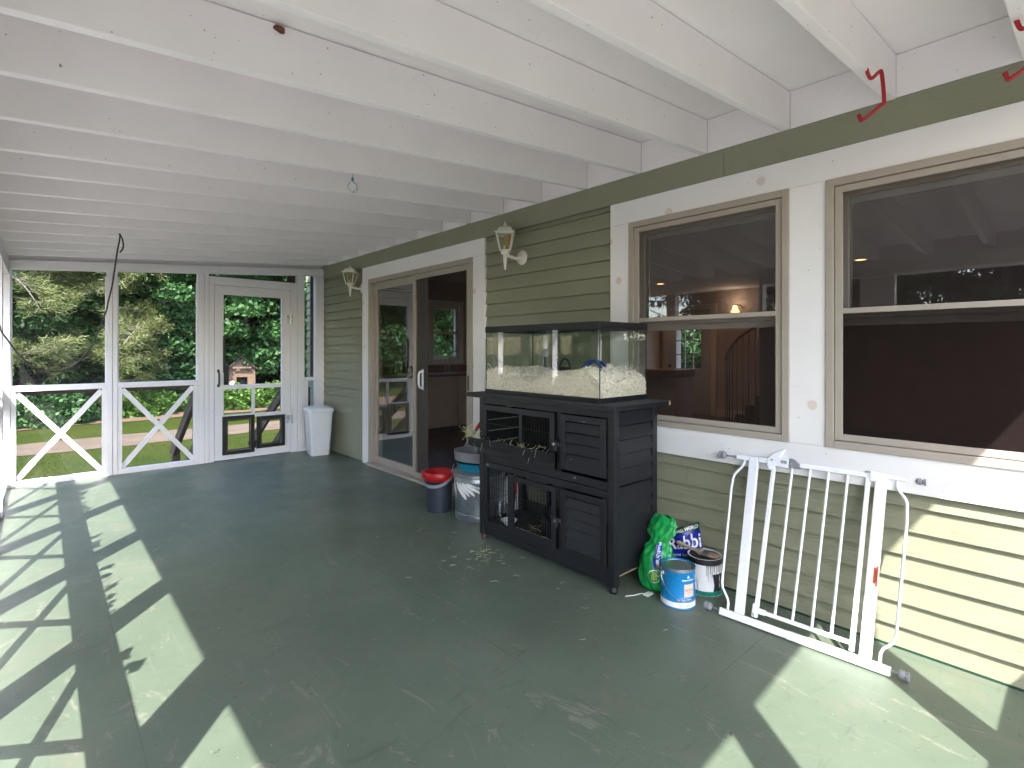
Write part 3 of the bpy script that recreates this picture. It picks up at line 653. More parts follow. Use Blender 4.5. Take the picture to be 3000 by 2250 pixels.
# playhouse
cx,cy=5.50,21.0; zb=gz(cx,cy)
t=thing('playhouse','small weathered wooden playhouse with a peaked roof at the edge of the trees','playhouse',(cx,cy,zb))
th=math.atan2(5.5,21)
def ph(a,b,z):  # local a to the right, b away
    return (cx+a*math.cos(-th)-b*math.sin(-th),cy+a*math.sin(-th)+b*math.cos(-th),z)
def pbox(m,a0,a1,b0,b1,z0,z1): m.hexa([ph(a0,b0,z0),ph(a1,b0,z0),ph(a1,b1,z0),ph(a0,b1,z0),ph(a0,b0,z1),ph(a1,b0,z1),ph(a1,b1,z1),ph(a0,b1,z1)])
m=MB(); pbox(m,-.44,-.18,0,.05,zb,.62);pbox(m,.18,.44,0,.05,zb,.62);pbox(m,-.179,.179,0,.05,.28,.62);pbox(m,-.44,-.39,.051,1.0,zb,.62);pbox(m,.39,.44,.051,1.0,zb,.62);pbox(m,-.389,.389,.95,1.0,zb,.62); m.build('wall','playhouse_wood',t)
m=MB(); m.add([ph(-.44,.0,.621),ph(.44,.0,.621),ph(0,.0,1.0),ph(-.44,.05,.621),ph(.44,.05,.621),ph(0,.05,1.0)],[(0,1,2),(5,4,3),(0,3,4,1),(1,4,5,2),(2,5,3,0)]); m.build('gable','oak',t)
m=MB()
for s in (-1,1):
    m.add([ph(0,-.18,1.06),ph(s*.56,-.18,.56),ph(s*.56,1.1,.56),ph(0,1.1,1.06),ph(0,-.18,1.02),ph(s*.56,-.18,.52),ph(s*.56,1.1,.52),ph(0,1.1,1.02)],[(0,1,2,3),(7,6,5,4),(0,4,5,1),(1,5,6,2),(2,6,7,3),(3,7,4,0)])
m.build('roof','shingle',t)
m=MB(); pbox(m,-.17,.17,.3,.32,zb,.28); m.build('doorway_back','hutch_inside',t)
MB().lathe([(0,0),(.09,.0),(.1,.02),(0,.03)],ph(-.32,-.03,.05),14,ax=Matrix.Rotation(R(90),3,'X')).build('sign_disc','white_print',t)
m=MB(); pbox(m,-.30,.30,-.16,-.12,.60,.66); m.build('beam','oak',t)
# utility wire
t=MB(); t.tube([(-14,17+.0*i,4.0+.1*i) if False else (-14+1.4*i,16.5,2.85+.06*i+.0045*(i-12)**2) for i in range(26)],.008,5); tag(t.build('utility_wire','dead_twig'),'thin pale utility wire crossing in front of the trees','wire')
# ---------------------------------------------------------------- vegetation
def leafcards(cent,size,wr=.55,up=.35):
    n=len(cent); nrm=rng.normal(0,1,(n,3)); nrm[:,2]=np.abs(nrm[:,2])+up; nrm/=np.linalg.norm(nrm,axis=1)[:,None]
    a=rng.normal(0,1,(n,3)); a-= (a*nrm).sum(1)[:,None]*nrm; a/=np.linalg.norm(a,axis=1)[:,None]; b=np.cross(nrm,a)
    s=(size*rng.uniform(.65,1.35,n))[:,None]; dr=nrm*s*.18
    return np.stack([cent-a*s*.5,cent+b*s*wr*.5-dr*.2+a*s*.05,cent+a*s*.5-dr,cent-b*s*wr*.5-dr*.2+a*s*.05],1)
def crown_pts(h0,h1,rad,nclump,per,cr):
    C=[]
    for i in range(nclump):
        u=rng.uniform(0,1); z=h0+(h1-h0)*u; prof=math.sin(math.pi*min(1,(u*.82+.14)))**.65
        ang=rng.uniform(0,2*math.pi); rr=rad*prof*rng.uniform(.55,1.02)
        c=np.array([rr*math.cos(ang),rr*math.sin(ang),z]); k=int(per*rng.uniform(.5,1.4)); s=cr*rng.uniform(.6,1.3)
        p=rng.normal(0,1,(k,3)); p/=np.linalg.norm(p,axis=1)[:,None]; p*=(rng.uniform(.35,1,k)**.5)[:,None]; p*=np.array([s,s,s*.5]); p[:,2]+= -.25*(p[:,0]**2+p[:,1]**2)/s
        C.append(c+p)
    return np.concatenate(C)
def tree(name,mat,loc,h,rad,h0,nclump,per,cr,ls,label,cat='tree',group=None,trunk_r=.14):
    t=thing(name,label,cat,loc,group=group)
    L=np.array(loc)
    quadmesh('crown',leafcards(crown_pts(h0,h,rad,nclump,per,cr)+L,ls),mat,t)
    m=MB(); pts=[(loc[0]+.08*math.sin(i*1.3),loc[1]+.08*math.cos(i*1.7),loc[2]-.2+i*(h*.85+.2)/7) for i in range(8)]
    m.tube(pts,[trunk_r*(1-.11*i) for i in range(8)],8)
    for i in range(12):
        z=h0+ (h*.8-h0)*i/9; a=i*2.4; b=(loc[0],loc[1],loc[2]+max(.8,z)); rr=rad*.72
        m.tube([b,(b[0]+rr*.5*math.cos(a),b[1]+rr*.5*math.sin(a),b[2]+rr*.25),(b[0]+rr*math.cos(a),b[1]+rr*math.sin(a),b[2]+rr*.45)],[trunk_r*.4,trunk_r*.25,.015],6)
    m.build('trunk','bark',t,smooth=60); return t
def put(src,loc,rot,s,label,group=None):
    c=copytree(src); c.location=loc; c.rotation_euler=(0,0,rot); c.scale=(s,s,s*random.uniform(.92,1.1)); c['label']=label
    if group: c['group']=group
    return c
G1='broadleaf trees beyond the driveway'
mp=tree('maple_tree','leaf_maple',(6.2,23.2,gz(6,23)),10.5,3.3,.8,170,300,.75,.18,'dense broadleaf tree right behind the wooden playhouse',group=G1)
mp2=tree('maple_tree','leaf_maple',(3.4,22.3,gz(3,22)),11,3.0,.5,170,300,.7,.17,'broadleaf tree between the pine boughs and the playhouse',group=G1)
dk=tree('maple_tree','leaf_dark',(-1.5,25.5,gz(-1,25)),12,3.6,.3,140,260,.85,.19,'dark broadleaf tree behind the pine boughs on the left',group=G1)
spots=[(9.8,22.6,mp2,1.0,'broadleaf tree seen through the narrow screen beside the house'),(13.5,23.5,mp,1.05,'broadleaf tree seen through the kitchen window'),(-5.5,23.0,mp2,1.0,'broadleaf tree at the left end of the row'),
 (1.2,26.5,dk,1.1,'dark tree deep behind the middle screen'),(4.8,27.0,dk,1.15,'dark tree deep behind the screen door'),(8.6,27.5,dk,1.15,'dark tree deep behind the playhouse, to its right'),(12.5,28,dk,1.1,'dark tree deep behind the kitchen window'),(-5,27.5,dk,1.1,'dark tree deep behind the left screen'),(-9.5,25,mp,1.1,'broadleaf tree beyond the left edge of the picture'),(17.5,25,mp2,1.0,'broadleaf tree right of the kitchen window view'),(17,30,dk,1.2,'dark tree at the far right of the row'),(.3,23.4,mp,.9,'broadleaf tree behind the left pine'),]
for x,y,s,sc_,lb in spots: put(s,(x,y,gz(x,y)),random.uniform(0,6.28),sc_,lb,G1)
for i,(x,y,s,q,lb) in enumerate([(-17,-4,mp,1.15,'broadleaf tree left of the house, nearest the camera'),(-19,2,mp2,1.25,'broadleaf tree left of the house, second from the camera'),(-17.5,8,mp,1.2,'broadleaf tree left of the house, third from the camera'),(-20,14,dk,1.2,'dark tree left of the house near the driveway'),(-21,-11,mp2,1.0,'broadleaf tree behind and left of the camera'),(-24,-7,dk,1.35,'dark tree standing deep on the left side, nearest the camera'),(-25,-1,dk,1.35,'dark tree standing deep on the left side, in the middle'),(-24,5.5,dk,1.3,'dark tree standing deep on the left side, farther along'),(-24,11,dk,1.3,'dark tree standing deep on the left side, nearest the driveway'),(-15,20,mp2,1.0,'broadleaf tree where the driveway leaves to the left')]):
    put(s,(x,y,GZ),random.uniform(0,6.28),q,lb,'trees on the left side of the house')
for x,y,s,q,lb in [(17.5,8.2,mp,.8,'broadleaf tree seen through the panes of the entry door'),(18.5,11.5,mp2,.9,'broadleaf tree behind the house, beyond the entry door'),(17.5,5.3,mp2,.8,'broadleaf tree seen through the far window of the house')]:
    put(s,(x,y,GZ),random.uniform(0,6.28),q,lb,'trees on the right side of the house')
# pines: sprays of needles on long limbs
def pine(loc,label,limbs,h=11,tr=.17):
    t=thing('pine_tree',label,'pine tree',loc,group='pine trees beyond the driveway'); L=np.array(loc)
    m=MB(); m.tube([(loc[0]+.05*math.sin(i),loc[1],loc[2]-.2+i*h/8) for i in range(9)],[tr*(1-.1*i) for i in range(9)],9); m.build('trunk','bark',t,smooth=60)
    tw=MB(); Q=[]
    for (z,ang,ln,droop) in limbs:
        d=np.array([math.cos(ang),math.sin(ang),0]); side=np.array([-d[1],d[0],0])
        def pt(s): return L+np.array([0,0,z])+d*ln*s+np.array([0,0,1])*(.18*ln*s-droop*s*s)
        P=[pt(s) for s in np.linspace(0,1,7)]; tw.tube([tuple(p) for p in P],[.045,.038,.03,.024,.018,.012,.006],6)
        for k in range(int(ln*15)):
            s=rng.uniform(.22,1); base=pt(s); sd=rng.choice([-1,1]); bl=(.25+.9*(1-s)*.6+.25)*rng.uniform(.6,1.2)
            dirv=side*sd*rng.uniform(.5,1)+d*rng.uniform(.4,.9)+np.array([0,0,rng.uniform(-.5,.45)]); dirv/=np.linalg.norm(dirv)
            tip=base+dirv*bl
            if k%2==0: tw.tube([tuple(base),tuple((base+tip)/2+np.array([0,0,.03])),tuple(tip)],[.012,.008,.004],4,cap=False)
            nn=int(bl*85)
            u=rng.uniform(.25,1.05,nn)[:,None]; c=base+dirv*bl*u+rng.normal(0,.065,(nn,3))
            nd=dirv[None,:]*.75+rng.normal(0,.42,(nn,3)); nd[:,2]+=.12; nd/=np.linalg.norm(nd,axis=1)[:,None]
            pp=np.cross(nd,rng.normal(0,1,(nn,3))); pp/=np.linalg.norm(pp,axis=1)[:,None]; l=rng.uniform(.09,.16,nn)[:,None]; wv=.009
            Q.append(np.stack([c-pp*wv,c+pp*wv,c+nd*l+pp*wv*.3,c+nd*l-pp*wv*.3],1))
    tw.build('branches','dead_twig',t,smooth=60)
    quadmesh('needles',np.concatenate(Q),'leaf_pine',t); return t
def limbs(n,z0,z1,a0,a1,l0,l1):
    return [(z0+(z1-z0)*i/(n-1)+rng.uniform(-.45,.45),rng.uniform(a0,a1),rng.uniform(l0*.7,l1),rng.uniform(-.1,1.5)) for i in range(n)]
pn1=pine((3.0,20.9,gz(3,20)),'pale green pine whose bare twigs and boughs fill the middle screen',limbs(17,1.4,5.4,R(172),R(245),1.4,2.8)+limbs(10,5.0,9.5,0,R(360),1.4,2.6))
pn2=pine((-.9,20.6,gz(-1,20)),'pale green pine with long sweeping boughs in the left screen',limbs(22,1.5,5.6,R(170),R(395),1.3,2.9)+limbs(10,5.5,9.5,0,R(360),1.4,2.4))
# shrub row
G2='shrubs along the edge of the woods'
sh=thing('shrub','low bright green shrub in front of the playhouse','shrub',(4.9,20.0,gz(5,20)),group=G2)
def shrubmesh(t,loc,mat,rx,ry,h,n,ls):
    p=rng.normal(0,1,(n,3)); p/=np.linalg.norm(p,axis=1)[:,None]; p*=(rng.uniform(.5,1,n)**.4)[:,None]; p[:,2]=np.abs(p[:,2])
    p*=1+.22*np.sin(p[:,:1]*9+p[:,2:3]*7)*np.cos(p[:,1:2]*8)
    p=p*np.array([rx,ry,h])+np.array(loc); quadmesh('foliage',leafcards(p,ls,.6,.5),mat,t)
    m=MB()
    for i in range(6): a=i*1.05; m.tube([(loc[0],loc[1],loc[2]-.05),(loc[0]+rx*.5*math.cos(a),loc[1]+ry*.5*math.sin(a),loc[2]+h*.6)],[.025,.008],5)
    m.build('stems','bark',t)
shrubmesh(sh,(4.9,20.0,gz(5,20)),'leaf_bright',1.15,.8,.75,5200,.13)
sh2=thing('shrub','rounded mid green shrub behind the right arm of the second crossed brace','shrub',(2.35,19.9,gz(2,20)),group=G2); shrubmesh(sh2,(2.35,19.9,gz(2,20)),'leaf_bright',1.0,.8,.85,5200,.14)
sh3=thing('shrub','dark broad shrub behind the first crossed brace','shrub',(.0,19.2,gz(0,19)),group=G2); shrubmesh(sh3,(.0,19.2,gz(0,19)),'leaf_maple',1.25,.8,1.05,6500,.13)
for x,y,s,q,lb in [(6.5,20.4,sh,.95,'low bright green shrub right of the playhouse'),(8.2,20.8,sh,1.1,'bright shrub beside the house corner'),(-1.6,19.5,sh3,1.0,'dark shrub at the left edge of the first crossed brace'),(3.5,20.3,sh,.62,'small bright shrub left of the screen door'),(-3.4,19.5,sh2,1.0,'rounded shrub beyond the left edge of the picture'),(10.5,21.2,sh3,1.0,'dark shrub under the kitchen window view'),(5.2,21.9,sh3,.9,'dark shrub behind the wooden playhouse')]:
    put(s,(x,y,gz(x,y)),random.uniform(0,6),q,lb,G2)
# ================================================================== lanterns
def lantern(y,label):
    x=W-.006; t=thing('wall_lantern',label,'wall lantern',(x,y,2.0),group='white coach lanterns on the green wall')
    X=x-.12
    MB().lathe([(0,.014),(.042,.012),(.055,.004),(.058,0)],(x,y-.06,1.985),24,ax=Matrix.Rotation(R(-90),3,'Y'),ell=1).build('back_plate','lamp_white',t,smooth=50)
    MB().tube([(x-.012,y-.06,1.985),(x-.05,y-.045,1.975),(x-.09,y-.015,1.99),(X,y,2.005)],.013,8).build('arm','lamp_white',t,smooth=60)
    MB().lathe([(0,-.115),(.006,-.112),(.010,-.104),(.006,-.097),(.010,-.092),(.017,-.02),(.017,0),(.03,.003),(.034,.018),(.03,.03),(0,.031)],(X,y,2.0),20).build('stem','lamp_white',t,smooth=45)
    # four tapered faces turned 45 degrees
    c=[(-1,0),(0,-1),(1,0),(0,1)]; rb,rt=.052,.088; z0,z1=2.032,2.158
    m=MB()
    for k in range(4):
        a,b=c[k],c[(k+1)%4]; 
        m.bar((X+a[0]*rb,y+a[1]*rb,z0),(X+a[0]*rt,y+a[1]*rt,z1),.008,.008,(1,.3,0))
        m.bar((X+a[0]*rb,y+a[1]*rb,z0),(X+b[0]*rb,y+b[1]*rb,z0),.008,.008); m.bar((X+a[0]*rt,y+a[1]*rt,z1),(X+b[0]*rt,y+b[1]*rt,z1),.008,.010)
    m.build('cage','lamp_white',t)
    m=MB()
    for k in range(4):
        a,b=c[k],c[(k+1)%4]; f=.97; m.quad((X+a[0]*rb*f,y+a[1]*rb*f,z0),(X+b[0]*rb*f,y+b[1]*rb*f,z0),(X+b[0]*rt*f,y+b[1]*rt*f,z1),(X+a[0]*rt*f,y+a[1]*rt*f,z1))
    m.build('glass','lamp_glass',t)
    MB().box(X-.006,X+.016,y-.050,y+.004,z0+.006,z1-.012).build('amber_reflector','stain_amber',t)
    MB().tube([(X,y,2.032),(X,y,2.07)],.012,8).build('bulb_socket','lamp_white',t)
    rot=Matrix.Rotation(R(0),3,'Z')
    m=MB().lathe([(.108,-.004),(.108,.004),(.078,.012),(.070,.030),(.055,.042),(.022,.048)],(X,y,2.163),4); 
    m.lathe([(.030,.046),(.018,.052),(.014,.062),(.007,.075),(.0,.095)],(X,y,2.163),16); m.build('roof','lamp_white',t,smooth=35)
lantern(2.984,'white coach lantern between the sliding door and the windows'); lantern(5.66,'smaller looking white coach lantern beyond the far side of the sliding door')
# ================================================================== ceiling hooks, cable, nests
HK=[(-.004,.004),(-.012,-.026),(-.022,-.036),(-.044,-.021),(-.052,-.031),(-.059,-.136),(-.050,-.146),(.005,-.180),(.014,-.181),(.021,-.157)]
def smoothpts(P,n=6):
    P=[Vector(p) for p in P]; out=[]
    for i in range(len(P)-1):
        p0,p1,p2,p3=P[max(i-1,0)],P[i],P[i+1],P[min(i+2,len(P)-1)]
        for k in range(n):
            s=k/n; out.append(.5*((2*p1)+(p2-p0)*s+(2*p0-5*p1+4*p2-p3)*s*s+(3*p1-p0-3*p2+p3)*s**3))
    return out+[P[-1]]
def redhook(y,label,dx=0):
    t=thing('storage_hook',label,'hook',(2.30+dx,y,zj(2.3)),group='red storage hooks screwed to the joists')
    x=2.30+dx; z=zj(x)
    P=[(x,y+a_,z+b_) for a_,b_ in HK]
    MB().tube(smoothpts(P,4),.0066,8).build('coated_bar','red_rubber',t,smooth=60)
redhook(.575,'red rubber coated storage hook hanging fully in view'); redhook(.171,'red storage hook cut off by the right edge of the picture')
t=thing('eye_bolt','silver eye hook screwed into a ceiling joist','eye hook',(1.27,2.72,zj(1.27)))
yy=2.72; 
m=MB(); z=zj(1.27); m.tube([(1.27,yy,z+.0),(1.27,yy,z-.05)],.0045,8); P=[(1.27+.022*math.sin(a),yy-.01*math.sin(a),z-.077+.027*math.cos(a)) for a in np.linspace(.15,5.9,18)]; m.tube(P,.0055,8); m.build('eye','zinc_bolt',t,smooth=60)
MB().lathe([(0,0),(.007,0),(.007,.018),(0,.018)],(1.27,yy,z-.045),8).build('anchor','teal_plastic',t)
m=MB(); zt=zj(.46)
cable=[(.459,5.1,zj(.46)),(.455,5.1,2.135),(.440,5.1,2.039),(.412,5.1,1.797),(.387,5.1,1.663),(.37,5.1,1.57),(.298,5.1,1.345),(.228,5.1,1.216),(.149,5.1,1.14),(.054,5.1,1.118),(-.038,5.1,1.157),(-.11,5.1,1.232),(-.171,5.1,1.34),(-.214,5.1,1.435),(-.221,5.12,1.60)]
def smoothpts(P,n=6):
    P=[Vector(p) for p in P]; out=[]
    for i in range(len(P)-1):
        p0,p1,p2,p3=P[max(i-1,0)],P[i],P[i+1],P[min(i+2,len(P)-1)]
        for k in range(n):
            s=k/n; out.append(.5*((2*p1)+(p2-p0)*s+(2*p0-5*p1+4*p2-p3)*s*s+(3*p1-p0-3*p2+p3)*s**3))
    return out+[P[-1]]
m.tube(smoothpts(cable),.0055,7); m.tube(smoothpts([(.452,5.095,zt-.002),(.468,5.09,zt-.03),(.478,5.09,zt-.08),(.474,5.09,zt-.12),(.455,5.09,zt-.15)]),.0055,7)
tag(m.build('hanging_cable','black_plastic',smooth=60),'black cable hanging in a loop from the ceiling in front of the left screens','cable')
def blob(name,c,s,mat,label,cat,n=10,sm=60,parent=None,amp=.25):
    bm=bmesh.new(); bmesh.ops.create_icosphere(bm,subdivisions=3,radius=1)
    m=MB(); vs=[]
    for v in bm.verts:
        q=v.co; k=1+amp*(math.sin(q.x*3.1+q.y*2.3+c[0]*9)*math.cos(q.z*2.7+c[1]*5)); vs.append((c[0]+q.x*s[0]*k,c[1]+q.y*s[1]*k,c[2]+q.z*s[2]*k))
    m.add(vs,[tuple(v.index for v in f.verts) for f in bm.faces]); bm.free(); o=m.build(name,mat,parent,smooth=sm)
    return tag(o,label,cat)
ja=jy[4]  # 1.422
blob('mud_nest',(.60,jy[5]-.006,zj(.6)+.165),(.02,.010,.012),'mud','brown mud nest stuck high on a near joist','insect nest')
blob('mud_nest',(.10,jy[13]-.006,zj(.1)+.10),(.026,.010,.02),'mud','small round brown mud nest on a joist near the far left','insect nest')
# ================================================================== rabbit hutch
H=thing('rabbit_hutch','worn black two storey wooden rabbit hutch with shuttered doors and wire mesh','rabbit hutch',(2.42,2.24,0))
XF=2.22; XB=2.62; YR=1.672; YL=2.80
K='hutch_black'
def part(name,fn,mat=K,parent=None,bevel=.002):
    m=MB(); fn(m); return m.build(name,mat,parent or H,bevel=bevel)
# corner posts / legs
for (x0,x1,y0,y1) in ((XF,XF+.045,YR,YR+.045),(XF,XF+.045,YL-.045,YL),(XB-.045,XB,YR,YR+.045),(XB-.045,XB,YL-.045,YL)):
    part('leg',lambda m:m.box(x0,x1,y0,y1,.035,.957))
for yy in (YR+.0225,YL-.0225):
    MB().lathe([(0,0),(.02,0),(.024,.012),(.02,.034),(0,.0345)],(XF+.0225,yy,0),14).build('foot',K if yy<2 else 'brown_stain',H)
    MB().lathe([(0,0),(.02,0),(.024,.012),(.02,.034),(0,.0345)],(XB-.0225,yy,0),14).build('foot',K,H)
part('lid',lambda m:m.box(2.185,2.712,1.645,2.905,.959,.985),bevel=.003)
MB().box(2.188,2.712,1.6455,2.904,.9853,.9866).build('lid_felt','roofing',H)
part('lid_worn_corner',lambda m:m.box(2.700,2.7135,1.6435,1.655,.960,.983),'raw_wood',bevel=0)
XR=XF+.005
fr=[(YR+.0455,YL-.0455,.918,.956),(YR+.0455,YL-.0455,.535,.580),(YR+.0455,YL-.0455,.49,.531),(YR+.0455,YL-.0455,.085,.125),(YR+.0455,YL-.0455,.045,.083)]
part('front_rails',lambda m:[m.box(XR+.001*i,XR+.025,a,b,c,d) for i,(a,b,c,d) in enumerate(fr)])
for q in ((2.05,2.085,.581,.917),(2.05,2.075,.126,.489),(2.488,2.518,.126,.489),(2.73,2.754,.126,.489)): part('stile',lambda m:m.box(XR,XR+.025,*q))
# slots (dark) in the rails
part('rail_slot',lambda m:m.box(XR-.001,XR,1.86,1.90,.545,.555),'black_plastic',bevel=0); part('rail_slot',lambda m:m.box(XR-.001,XR,2.62,2.66,.505,.515),'black_plastic',bevel=0)
part('rail_slot',lambda m:m.box(XR-.0005,XR+.002,1.88,1.92,.055,.063),'black_plastic',bevel=0)
# upper left mesh door
D=part('mesh_door',lambda m:m.frame(2.095,2.752,.585,.914,.036,XF-.012,XF+.004).box(XF-.010,XF+.003,2.370,2.396,.62,.879))
def mesh(parent,y0,y1,z0,z1,x,nh,nv,name='wire_mesh'):
    m=MB()
    for i in range(1,nv): yy=y0+(y1-y0)*i/nv; m.tube([(x,yy,z0),(x,yy,z1)],.0011,4,cap=False)
    for i in range(1,nh): zz=z0+(z1-z0)*i/nh; m.tube([(x-.002,y0,zz),(x-.002,y1,zz)],.0014,4,cap=False)
    return m.build(name,'black_metal',parent)
mesh(D,2.131,2.716,.621,.878,XF-.002,3,26)
def shutter(y0,y1,z0,z1,par=None):
    d=part('shutter_door',lambda m:m.frame(y0,y1,z0,z1,.036,XF-.012,XF+.004))
    m=MB(); n=max(3,round((z1-z0-.072)/.058)); zz=(z1-z0-.072)/n
    for i in range(n):
        a=z0+.036+i*zz; m.prism([(XF+.004,a),(XF-.011,a),(XF+.0025,a+zz-.007),(XF+.004,a+zz-.007)],lambda p,q:(p,y0+.036,q),lambda p,q:(p,y1-.036,q))
    m.build('slats',K,d); return d
shutter(1.722,2.045,.600,.914); sd2=shutter(1.722,2.042,.130,.485)
part('vent_slot',lambda m:m.box(XF-.0135,XF-.0125,1.86,1.90,.464,.474),'black_plastic',sd2,bevel=0)
D2=part('mesh_door',lambda m:m.frame(2.082,2.482,.132,.485,.034,XF-.012,XF+.004)); mesh(D2,2.116,2.448,.166,.451,XF-.002,3,15)
mesh(H,2.519,2.729,.126,.489,XF+.01,3,9)
# chewed edge under the lower mesh door
m=MB()
for i in range(12):
    y=2.125+.026*i+random.uniform(-.004,.004); m.box(XF-.0045,XF+.0035,y,y+random.uniform(.006,.014),.1635,.1668+.002*random.random())
m.build('chewed_edge','raw_wood',H)
def latch(y,z):
    l=part('latch',lambda m:m.box(XF-.018,XF-.012,y-.035,y+.035,z-.022,z+.012).box(XF-.024,XF-.018,y-.01,y+.012,z-.05,z+.012),'black_metal',bevel=.003)
    MB().tube([(XF-.024,y-.03,z-.005),(XF-.034,y-.01,z+.018),(XF-.034,y+.012,z-.002),(XF-.03,y+.034,z+.02)],.006,7).build('latch_arm','black_metal',l,smooth=60)
    MB().tube([(XF-.026,y,z-.005),(XF-.036,y,z-.005)],.009,8).build('latch_screw','zinc_bolt',l)
latch(2.075,.745); latch(2.068,.305)
# hay trough
m=MB(); P=[(XF-.055,.69),(XF-.060,.69),(XF-.048,.628),(XF-.014,.628),(XF-.014,.640),(XF-.043,.640)]
m.prism(P,lambda a,b:(a,2.098,b),lambda a,b:(a,2.85,b))
m.prism([(XF-.058,.69),(XF-.047,.629),(XF-.014,.629),(XF-.014,.69)],lambda a,b:(a,2.088,b),lambda a,b:(a,2.0978,b)); m.prism([(XF-.058,.69),(XF-.047,.629),(XF-.014,.629),(XF-.014,.69)],lambda a,b:(a,2.8502,b),lambda a,b:(a,2.86,b))
m.build('hay_trough','black_plastic',H)
# side panels (right): clapboard style
def sideboards(y,sgn,z0,z1,n):
    m=MB(); h=(z1-z0)/n
    for i in range(n):
        a=z0+i*h; m.prism([(y+sgn*.018,a),(y-sgn*.003,a),(y+sgn*.012,a+h-.007),(y+sgn*.018,a+h-.007)],lambda p,q:(XF+.0455,p,q),lambda p,q:(XB-.0455,p,q))
    return m.build('side_panel',K,H)
sideboards(YR,1,.575,.955,5); sideboards(YR,1,.095,.555,6)
part('side_rail',lambda m:m.box(XF+.0455,XB-.0455,YR+.006,YR+.02,.556,.574))
part('worn_sill',lambda m:m.box(XF+.05,XB-.05,YR+.004,YR+.02,.083,.0945),'raw_wood',bevel=0)
sideboards(YL,-1,.575,.955,5)      # left side upper closed; lower open mesh
part('side_rail',lambda m:(m.box(XF+.0455,XB-.0455,YL-.02,YL-.003,.49,.574),m.box(XF+.0455,XB-.0455,YL-.02,YL-.003,.085,.125)))
m=MB()
for i in range(1,15): xx=XF+.045+.31*i/15; m.tube([(xx,YL-.01,.125),(xx,YL-.01,.49)],.0011,4,cap=False)
for z in (.25,.37): m.tube([(XF+.045,YL-.008,z),(XB-.045,YL-.008,z)],.0014,4,cap=False)
m.build('wire_mesh','black_metal',H)
# back: upper closed, lower framed mesh
part('back_panel',lambda m:m.box(XB-.020,XB-.008,YR+.0455,YL-.0455,.535,.955),'hutch_inside')
part('back_rails',lambda m:(m.box(XB-.024,XB-.004,YR+.0455,YL-.0455,.46,.532),m.box(XB-.024,XB-.004,YR+.0455,YL-.0455,.085,.20),m.box(XB-.024,XB-.004,2.50,2.535,.201,.459)))
m=MB()
for i in range(1,34): yy=YR+.0455+1.037*i/34; m.tube([(XB-.012,yy,.2),(XB-.012,yy,.46)],.0012,4,cap=False)
for z in (.29,.375): m.tube([(XB-.014,YR+.05,z),(XB-.014,YL-.05,z)],.0014,4,cap=False)
m.build('wire_mesh','black_metal',H)
part('middle_floor',lambda m:m.box(XF+.031,XB-.025,YR+.02,YL-.021,.515,.534),'hutch_inside')
part('bottom_tray',lambda m:m.box(XF+.031,XB-.025,YR+.02,YL-.021,.105,.122),'hutch_inside')
part('divider',lambda m:m.box(XF+.031,XB-.025,2.06,2.072,.5355,.955),'hutch_inside'); part('divider',lambda m:m.box(XF+.031,XB-.025,2.04,2.052,.123,.514),'hutch_inside')
part('ramp_panel',lambda m:m.box(XB-.04,XB-.026,2.10,2.19,.55,.78),'hutch_black')
# --- hay
def strands(n,fn,l0,l1,wd=.0022):
    m=MB()
    for i in range(n):
        c,d=fn(); c=Vector(c); d=Vector(d).normalized(); L=random.uniform(l0,l1); k=d.orthogonal().normalized()*L*random.uniform(-.18,.18)
        m.tube([c-d*L/2,c+k,c+d*L/2],wd*random.uniform(.6,1.2),4,cap=False)
    return m
def rd(z=.3): return (random.uniform(-1,1),random.uniform(-1,1),random.uniform(-z,z))
m=strands(46,lambda:((XF-.036+random.uniform(-.015,.012),random.choice([random.gauss(2.28,.10),random.gauss(2.80,.03),random.uniform(2.1,2.84)]),.690+random.uniform(-.012,.018)),rd(.5)),.025,.075,.0011)
def hangfn(): 
    return ((XF-.063,random.uniform(2.12,2.8),random.uniform(.61,.68)),(0,random.uniform(-.6,.6),1))
m2=strands(6,hangfn,.03,.06,.0012); m.add(m2.V,m2.F)
m2=strands(45,lambda:((XF-.035+random.uniform(-.03,.02),random.gauss(2.85,.03),.70+random.uniform(-.02,.06)),rd(.8)),.04,.09,.0012); m.add(m2.V,m2.F)
tag(m.build('hay','hay'),'loose straw coloured hay spilling from the trough of the hutch',kind='stuff')
m=strands(22,lambda:((random.uniform(2.27,2.5),random.uniform(2.1,2.5),.130),rd(.08)),.03,.09,.0014); tag(m.build('hay','hay'),'straw litter on the lower floor of the hutch',kind='stuff')
def floorhay():
    q=random.random()
    if q<.42: c=(random.gauss(2.07,.045),random.gauss(2.55,.07))
    elif q<.6: c=(random.gauss(1.93,.08),random.gauss(2.50,.10))
    elif q<.8: c=(random.uniform(1.7,2.2),random.uniform(1.7,3.3))
    else: c=(random.uniform(1.5,2.4),random.uniform(1.2,4.0))
    return ((c[0],c[1],.0035+random.random()*.004),rd(.03))
m=strands(110,floorhay,.010,.042,.0007); tag(m.build('hay','hay'),'scattered hay bits on the green floor in front of the hutch',kind='stuff')
